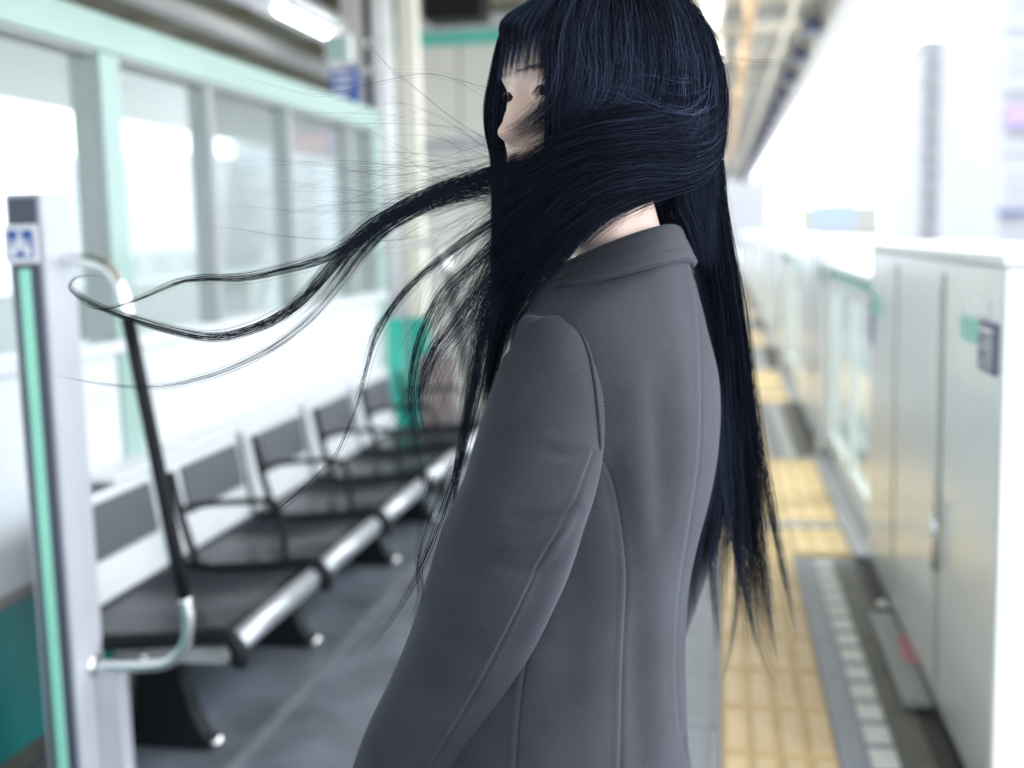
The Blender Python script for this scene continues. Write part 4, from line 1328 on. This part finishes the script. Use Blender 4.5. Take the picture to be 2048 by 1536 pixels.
# wind sweep from the back of the head across the face
S = Strands("wind_swept_strands")
# the strands come down over the back of the head, turn with the wind and cross the cheek
B = [[(1330, -10, 1.22), (1400, 60, 1.24), (1418, 140, 1.24), (1380, 195, 1.20), (1280, 212, 1.155), (1180, 230, 1.138), (1090, 268, 1.145), (1010, 316, 1.165), (930, 350, 1.18)],
     [(1360, 0, 1.23), (1420, 90, 1.255), (1434, 190, 1.255), (1385, 245, 1.20), (1280, 258, 1.15), (1170, 276, 1.137), (1080, 316, 1.15), (1000, 350, 1.17), (930, 372, 1.18)],
     [(1390, 40, 1.245), (1430, 140, 1.265), (1437, 250, 1.265), (1385, 300, 1.205), (1275, 304, 1.152), (1162, 322, 1.142), (1070, 362, 1.155), (990, 402, 1.175), (930, 450, 1.19)],
     [(1400, 80, 1.255), (1432, 190, 1.27), (1434, 300, 1.27), (1372, 342, 1.21), (1265, 342, 1.158), (1150, 378, 1.15), (1060, 440, 1.165), (1000, 520, 1.185), (962, 620, 1.20)],
     [(1410, 120, 1.265), (1432, 230, 1.275), (1422, 335, 1.27), (1345, 366, 1.215), (1245, 388, 1.17), (1155, 440, 1.16), (1080, 515, 1.17), (1024, 600, 1.19), (992, 690, 1.205)],
     [(1412, 160, 1.27), (1425, 270, 1.28), (1396, 358, 1.265), (1318, 388, 1.215), (1240, 424, 1.185), (1172, 476, 1.172), (1118, 545, 1.172), (1060, 618, 1.18), (1015, 700, 1.20)]]
S.fan([P3(b) for b in B], 6500, spread=(.006, .009), wob=.008, clumps=240, tight=.4, cut=(.8, 1), tone=.24)
S.fan([P3(b) for b in B[3:]], 2200, spread=(.004, .006), wob=.004, clumps=90, tight=.4, cut=(.85, 1), tone=.18)
# hair lying dense over the neck and the front of the shoulder
g = [P3([(1250, 350, 1.165), (1170, 390, 1.16), (1110, 450, 1.165), (1062, 540, 1.18), (1020, 640, 1.20), (985, 760, 1.215), (968, 860, 1.22)]),
     P3([(1180, 330, 1.155), (1110, 370, 1.16), (1055, 430, 1.17), (1018, 520, 1.19), (995, 620, 1.21), (980, 740, 1.22), (965, 850, 1.225)])]
S.fan(g, 2600, spread=(.005, .007), wob=.003, clumps=70, tight=.4, cut=(.7, 1), tone=.2)
S.build(hair)

g = [P3([(1075, 315, 1.15), (1015, 375, 1.18), (998, 460, 1.21), (990, 560, 1.22), (984, 690, 1.225)]), P3([(1110, 330, 1.15), (1052, 400, 1.165), (1028, 480, 1.19), (1010, 570, 1.21), (998, 690, 1.22)])]
S2 = Strands("chest_strands")
S2.fan(g, 1500, spread=(.004, .012), wob=.005, clumps=24, tight=.2, cut=(.5, 1), tone=.2)
g = [P3([(1215, 395, 1.25), (1160, 465, 1.265), (1118, 545, 1.265)]), P3([(1120, 400, 1.24), (1095, 470, 1.25), (1065, 570, 1.25)])]
S2.fan(g, 700, spread=(.003, .004), wob=.002, tone=.2)
for _ in range(70):      # fine hairs lying on the nape
    x0 = rng.uniform(1200, 1330); y0 = 470 - (x0 - 1180) * .48 + rng.normal() * 6
    q = np.array([at(x0 + 12, y0 - 22, 1.205), at(x0, y0, 1.203), at(x0 - 12 - rng.uniform(0, 22), y0 + rng.uniform(8, 26), 1.203)])
    S2.fan([q], 1, r=.00006, spread=(.001, .002), wob=.001, tone=.3)
S2.build(hair)

# back hair hanging behind the coat
S = Strands("back_strands")
Fg = [[(1340, 330, 1.34), (1352, 430, 1.38), (1378, 520, 1.42), (1402, 640, 1.44), (1420, 780, 1.45), (1424, 900, 1.45), (1412, 1000, 1.45), (1396, 1080, 1.45), (1386, 1160, 1.45)],
      [(1388, 300, 1.33), (1405, 430, 1.37), (1428, 560, 1.42), (1446, 700, 1.44), (1458, 850, 1.44), (1460, 1000, 1.44), (1452, 1120, 1.44), (1448, 1220, 1.44), (1440, 1320, 1.44)],
      [(1422, 270, 1.32), (1434, 400, 1.36), (1454, 540, 1.40), (1476, 700, 1.43), (1490, 850, 1.44), (1500, 1000, 1.44), (1510, 1130, 1.44), (1526, 1270, 1.44), (1560, 1385, 1.44)],
      [(1432, 220, 1.32), (1442, 360, 1.34), (1464, 480, 1.38), (1488, 600, 1.41), (1508, 760, 1.43), (1526, 900, 1.43), (1546, 1020, 1.43), (1570, 1140, 1.43), (1598, 1290, 1.43)]]
S.fan([P3(b) for b in Fg], 2600, r=.00014, spread=(.004, .010), wob=.005, clumps=46, tight=.05, cut=(.74, 1.0), tone=.4)
for q in ([(1430, 760), (1446, 940), (1470, 1090), (1496, 1200), (1522, 1300), (1562, 1388)], [(1505, 780), (1532, 960), (1556, 1090), (1580, 1200), (1598, 1300)], [(1450, 820), (1464, 1000), (1476, 1150), (1462, 1290), (1438, 1390)],
          [(1480, 760), (1508, 960), (1528, 1130), (1544, 1250), (1556, 1330)], [(1420, 860), (1408, 980), (1398, 1090), (1388, 1180), (1392, 1240)], [(1466, 860), (1490, 1030), (1500, 1180), (1506, 1320)], [(1440, 860), (1432, 1000), (1424, 1130), (1432, 1250), (1440, 1330)]):
    S.fan([np.array([at(x, y, 1.435) for x, y in q])], 46, r=.00014, spread=(.006, .0022), wob=.003, cut=(.6, 1))
# mass behind the neck, between the head and the collar
S.fan([P3([(1270, 230, 1.30), (1280, 320, 1.335), (1298, 400, 1.36), (1330, 470, 1.39), (1374, 540, 1.42)]), P3([(1370, 230, 1.28), (1392, 320, 1.32), (1402, 400, 1.35), (1412, 470, 1.38), (1424, 560, 1.41)]),
       P3([(1425, 230, 1.30), (1434, 320, 1.32), (1440, 400, 1.35), (1448, 470, 1.38), (1462, 560, 1.41)])], 2400, spread=(.004, .006), wob=.003, clumps=50, tight=.5)
S.fan([P3([(1290, 300, 1.33), (1300, 370, 1.345), (1312, 420, 1.365), (1330, 470, 1.385), (1362, 540, 1.41)]), P3([(1350, 300, 1.30), (1352, 370, 1.335), (1356, 420, 1.36), (1366, 470, 1.38), (1390, 540, 1.41)])], 1500, spread=(.003, .004), wob=.002, tone=.3)
S.fan([P3([p for p in b[:6]]) for b in Fg], 2200, spread=(.004, .007), wob=.003, clumps=40, tight=.5, cut=(.75, 1.0))
S.build(hair)

# long locks streaming left, hanging locks and single flyaway hairs
S = Strands("streaming_locks")
Y0 = 1.185
def stream(x, y, i=0):
    k = 1.205 if x > 980 else max(1.178, 1.205 - (980 - x) * .0001)
    return CAM + ray(x, y) * (k + .008 * math.sin(i * .9))
def lock(pts, n, sp=(.004, .0015), r=.00011, wob=.002, cut=(.8, 1), **k):
    k.setdefault('tone', .22)
    S.fan([np.array([stream(x, y, i) for i, (x, y) in enumerate(pts)])], n, r=r, spread=sp, wob=wob, cut=cut, npt=40, **k)
lock([(1120, 322), (1040, 337), (985, 347), (900, 370), (810, 410), (735, 457), (680, 512), (620, 582), (560, 632), (480, 665), (420, 674), (340, 660), (260, 637), (190, 610), (148, 585), (140, 570), (152, 555), (185, 551), (218, 557)], 110, (.008, .0004), wob=.0009, cut=(.5, 1), r=.00012)
lock([(1100, 328), (1000, 347), (900, 374), (800, 422), (720, 476), (640, 518), (560, 540), (480, 556), (410, 556), (350, 566), (290, 592), (235, 612), (195, 618), (160, 602), (142, 580)], 60, (.008, .0004), wob=.0008, cut=(.5, 1), r=.00012)
lock([(1090, 342), (1000, 360), (900, 392), (800, 442), (740, 495), (690, 560), (620, 640), (540, 700), (450, 742), (360, 768), (280, 775), (200, 768), (140, 757), (95, 748)], 22, (.006, .0005), wob=.001, cut=(.7, 1))
g = [np.array([stream(x, y) for x, y in q]) for q in (
    [(1090, 300), (1000, 326), (900, 362), (815, 396), (750, 440), (705, 495), (655, 550), (610, 600)],
    [(1090, 330), (1000, 352), (900, 382), (815, 418), (745, 465), (690, 520), (640, 590), (590, 635)],
    [(1090, 372), (1000, 388), (905, 412), (825, 442), (752, 490), (695, 560), (640, 630), (580, 670)])]
S.fan(g, 250, spread=(.006, .004), wob=.004, clumps=7, tight=.06, cut=(.4, 1), tone=.2)
S.fan(g, 110, spread=(.006, .016), wob=.010, cut=(.5, 1), r=.00008, tone=.2)
lock([(1030, 418), (950, 468), (880, 520), (820, 572), (778, 625), (752, 668), (736, 730), (716, 790), (702, 835)], 60, (.006, .002), cut=(.6, 1))
lock([(1010, 480), (930, 542), (880, 592), (850, 650), (830, 712), (822, 782), (830, 862), (846, 960), (850, 1010)], 60, (.007, .002), cut=(.6, 1))
lock([(1010, 520), (950, 590), (905, 650), (868, 702), (846, 762), (842, 832), (862, 905), (882, 965)], 60, (.008, .003), cut=(.6, 1))
lock([(1000, 590), (962, 680), (948, 760), (930, 850), (914, 940), (902, 1020), (884, 1075)], 100, (.006, .002), cut=(.7, 1))
lock([(990, 640), (972, 720), (955, 800), (934, 880), (906, 970), (872, 1070), (830, 1160), (785, 1235), (742, 1290), (718, 1325)], 40, (.006, .002), cut=(.5, 1))
lock([(985, 560), (930, 640), (880, 700), (842, 770), (800, 840), (770, 900)], 30, (.010, .006), cut=(.6, 1))
lock([(790, 610), (745, 700), (722, 790), (700, 850), (665, 920), (600, 982), (540, 1030), (490, 1072), (465, 1100)], 9, (.003, .0006), cut=(.8, 1))
lock([(905, 930), (862, 1040), (838, 1130), (838, 1200), (812, 1265), (772, 1350)], 14, (.004, .003), cut=(.6, 1))
lock([(870, 960), (846, 1040), (838, 1130), (848, 1200), (842, 1260)], 12, (.005, .003), cut=(.6, 1))
lock([(1010, 470), (960, 520), (900, 600), (860, 690), (880, 790), (905, 860)], 30, (.012, .006), cut=(.5, 1))
g = [np.array([at(x, y, 1.20) for x, y in q]) for q in (
    [(1070, 370), (1005, 432), (955, 515), (918, 610), (892, 730)], [(1050, 480), (992, 560), (955, 660), (930, 780), (905, 900)], [(1035, 560), (988, 650), (962, 760), (938, 880), (896, 1000)])]
S.fan(g, 320, spread=(.006, .012), wob=.005, clumps=26, tight=.08, cut=(.45, 1), tone=.2)
for _ in range(46):      # a loose veil of single hairs between the locks
    x0, y0 = rng.uniform(980, 1040), rng.uniform(380, 640)
    dx, dy = rng.uniform(60, 220), rng.uniform(120, 420)
    lock([(x0, y0), (x0 - dx * .4, y0 + dy * .18), (x0 - dx * .75, y0 + dy * .5), (x0 - dx, y0 + dy)], 7, (.006, .006), r=.00007, wob=.006, cut=(.6, 1))
for _ in range(60):      # fine hairs blown out to the left
    x0, y0 = rng.uniform(960, 1010), rng.uniform(290, 420)
    L_ = rng.uniform(150, 650); e = rng.normal() * 90 - 20 + L_ * .05
    b = rng.normal() * 45
    lock([(x0 + 60, y0), (x0, y0 - 5), (x0 - L_ * .35, y0 + e * .3 + b), (x0 - L_ * .7, y0 + e * .7 + b * .6), (x0 - L_, y0 + e)], 2, (.003, .003), r=.00006, wob=.004, cut=(.7, 1))
for pts in ([(1010, 300), (930, 262), (850, 252), (740, 245), (640, 250), (560, 268)], [(1000, 296), (900, 235), (820, 170), (760, 120), (700, 40)], [(1010, 305), (900, 330), (780, 352), (650, 330), (560, 318), (440, 312), (340, 295)],
            [(1000, 390), (860, 425), (740, 422), (600, 420), (480, 412), (380, 412)], [(1000, 400), (820, 470), (680, 478), (560, 470), (430, 452), (330, 470)], [(1405, 100), (1480, 118), (1560, 125), (1620, 140)],
            [(985, 200), (900, 150), (820, 140), (720, 150), (640, 170)], [(985, 180), (860, 150), (760, 165), (640, 190), (480, 150), (400, 125)]):
    lock(pts, 3, (.002, .002), r=.00007, wob=.003, cut=(.8, 1))
S.build(hair)

# wispy hairs lifted off the crown and the back of the head
S = Strands("loose_wisps")
for _ in range(20):
    y0 = rng.uniform(150, 300); y1 = y0 - rng.uniform(-10, 45) + 15; y2 = y1 + rng.normal() * 30 + 10
    x0 = rng.uniform(1395, 1436); e = rng.uniform(1085, 1180)
    S.fan([P3([(x0, y0 - 50), (x0 - 12, y0), (1350 + rng.normal() * 15, y0 + 18 + rng.normal() * 10), (1270 + rng.normal() * 15, y1 + rng.normal() * 10), ((1270 + e) / 2, y1 - rng.uniform(0, 22)), (e, y2)], rng.uniform(.004, .012))],
          int(rng.integers(1, 6)), r=.00011, spread=(.001, .0045), wob=.009, cut=(.45, 1), tone=1.7)
for _ in range(42):      # curls at the back of the head
    x0, y0 = rng.uniform(1380, 1432), rng.uniform(200, 330)
    rr = rng.uniform(18, 46); a0 = rng.uniform(-1.5, .5)
    pts = [(x0 - rr + rr * math.cos(a0 + q * .55), y0 + rr * math.sin(a0 + q * .55)) for q in range(6)]
    S.fan([P3(pts, rng.uniform(.002, .010))], 2, r=.00010, spread=(.001, .003), wob=.004, tone=1.2)
for _ in range(60):      # frizz along the silhouette
    a = rng.uniform(-1.9, .5); r0 = 228
    x0, y0 = 1205 + r0 * math.cos(a), 200 + 245 * math.sin(a)
    L_ = rng.uniform(20, 70)
    S.fan([np.array([at(x0 - 8 * math.cos(a), y0 - 8 * math.sin(a), 1.28), at(x0 + L_ * .3 * math.cos(a), y0 + L_ * .4, 1.28), at(x0 + L_ * .4 * math.cos(a + .6), y0 + L_, 1.28)])], 1, r=.00007, spread=(.001, .002), wob=.003)
S.build(hair)
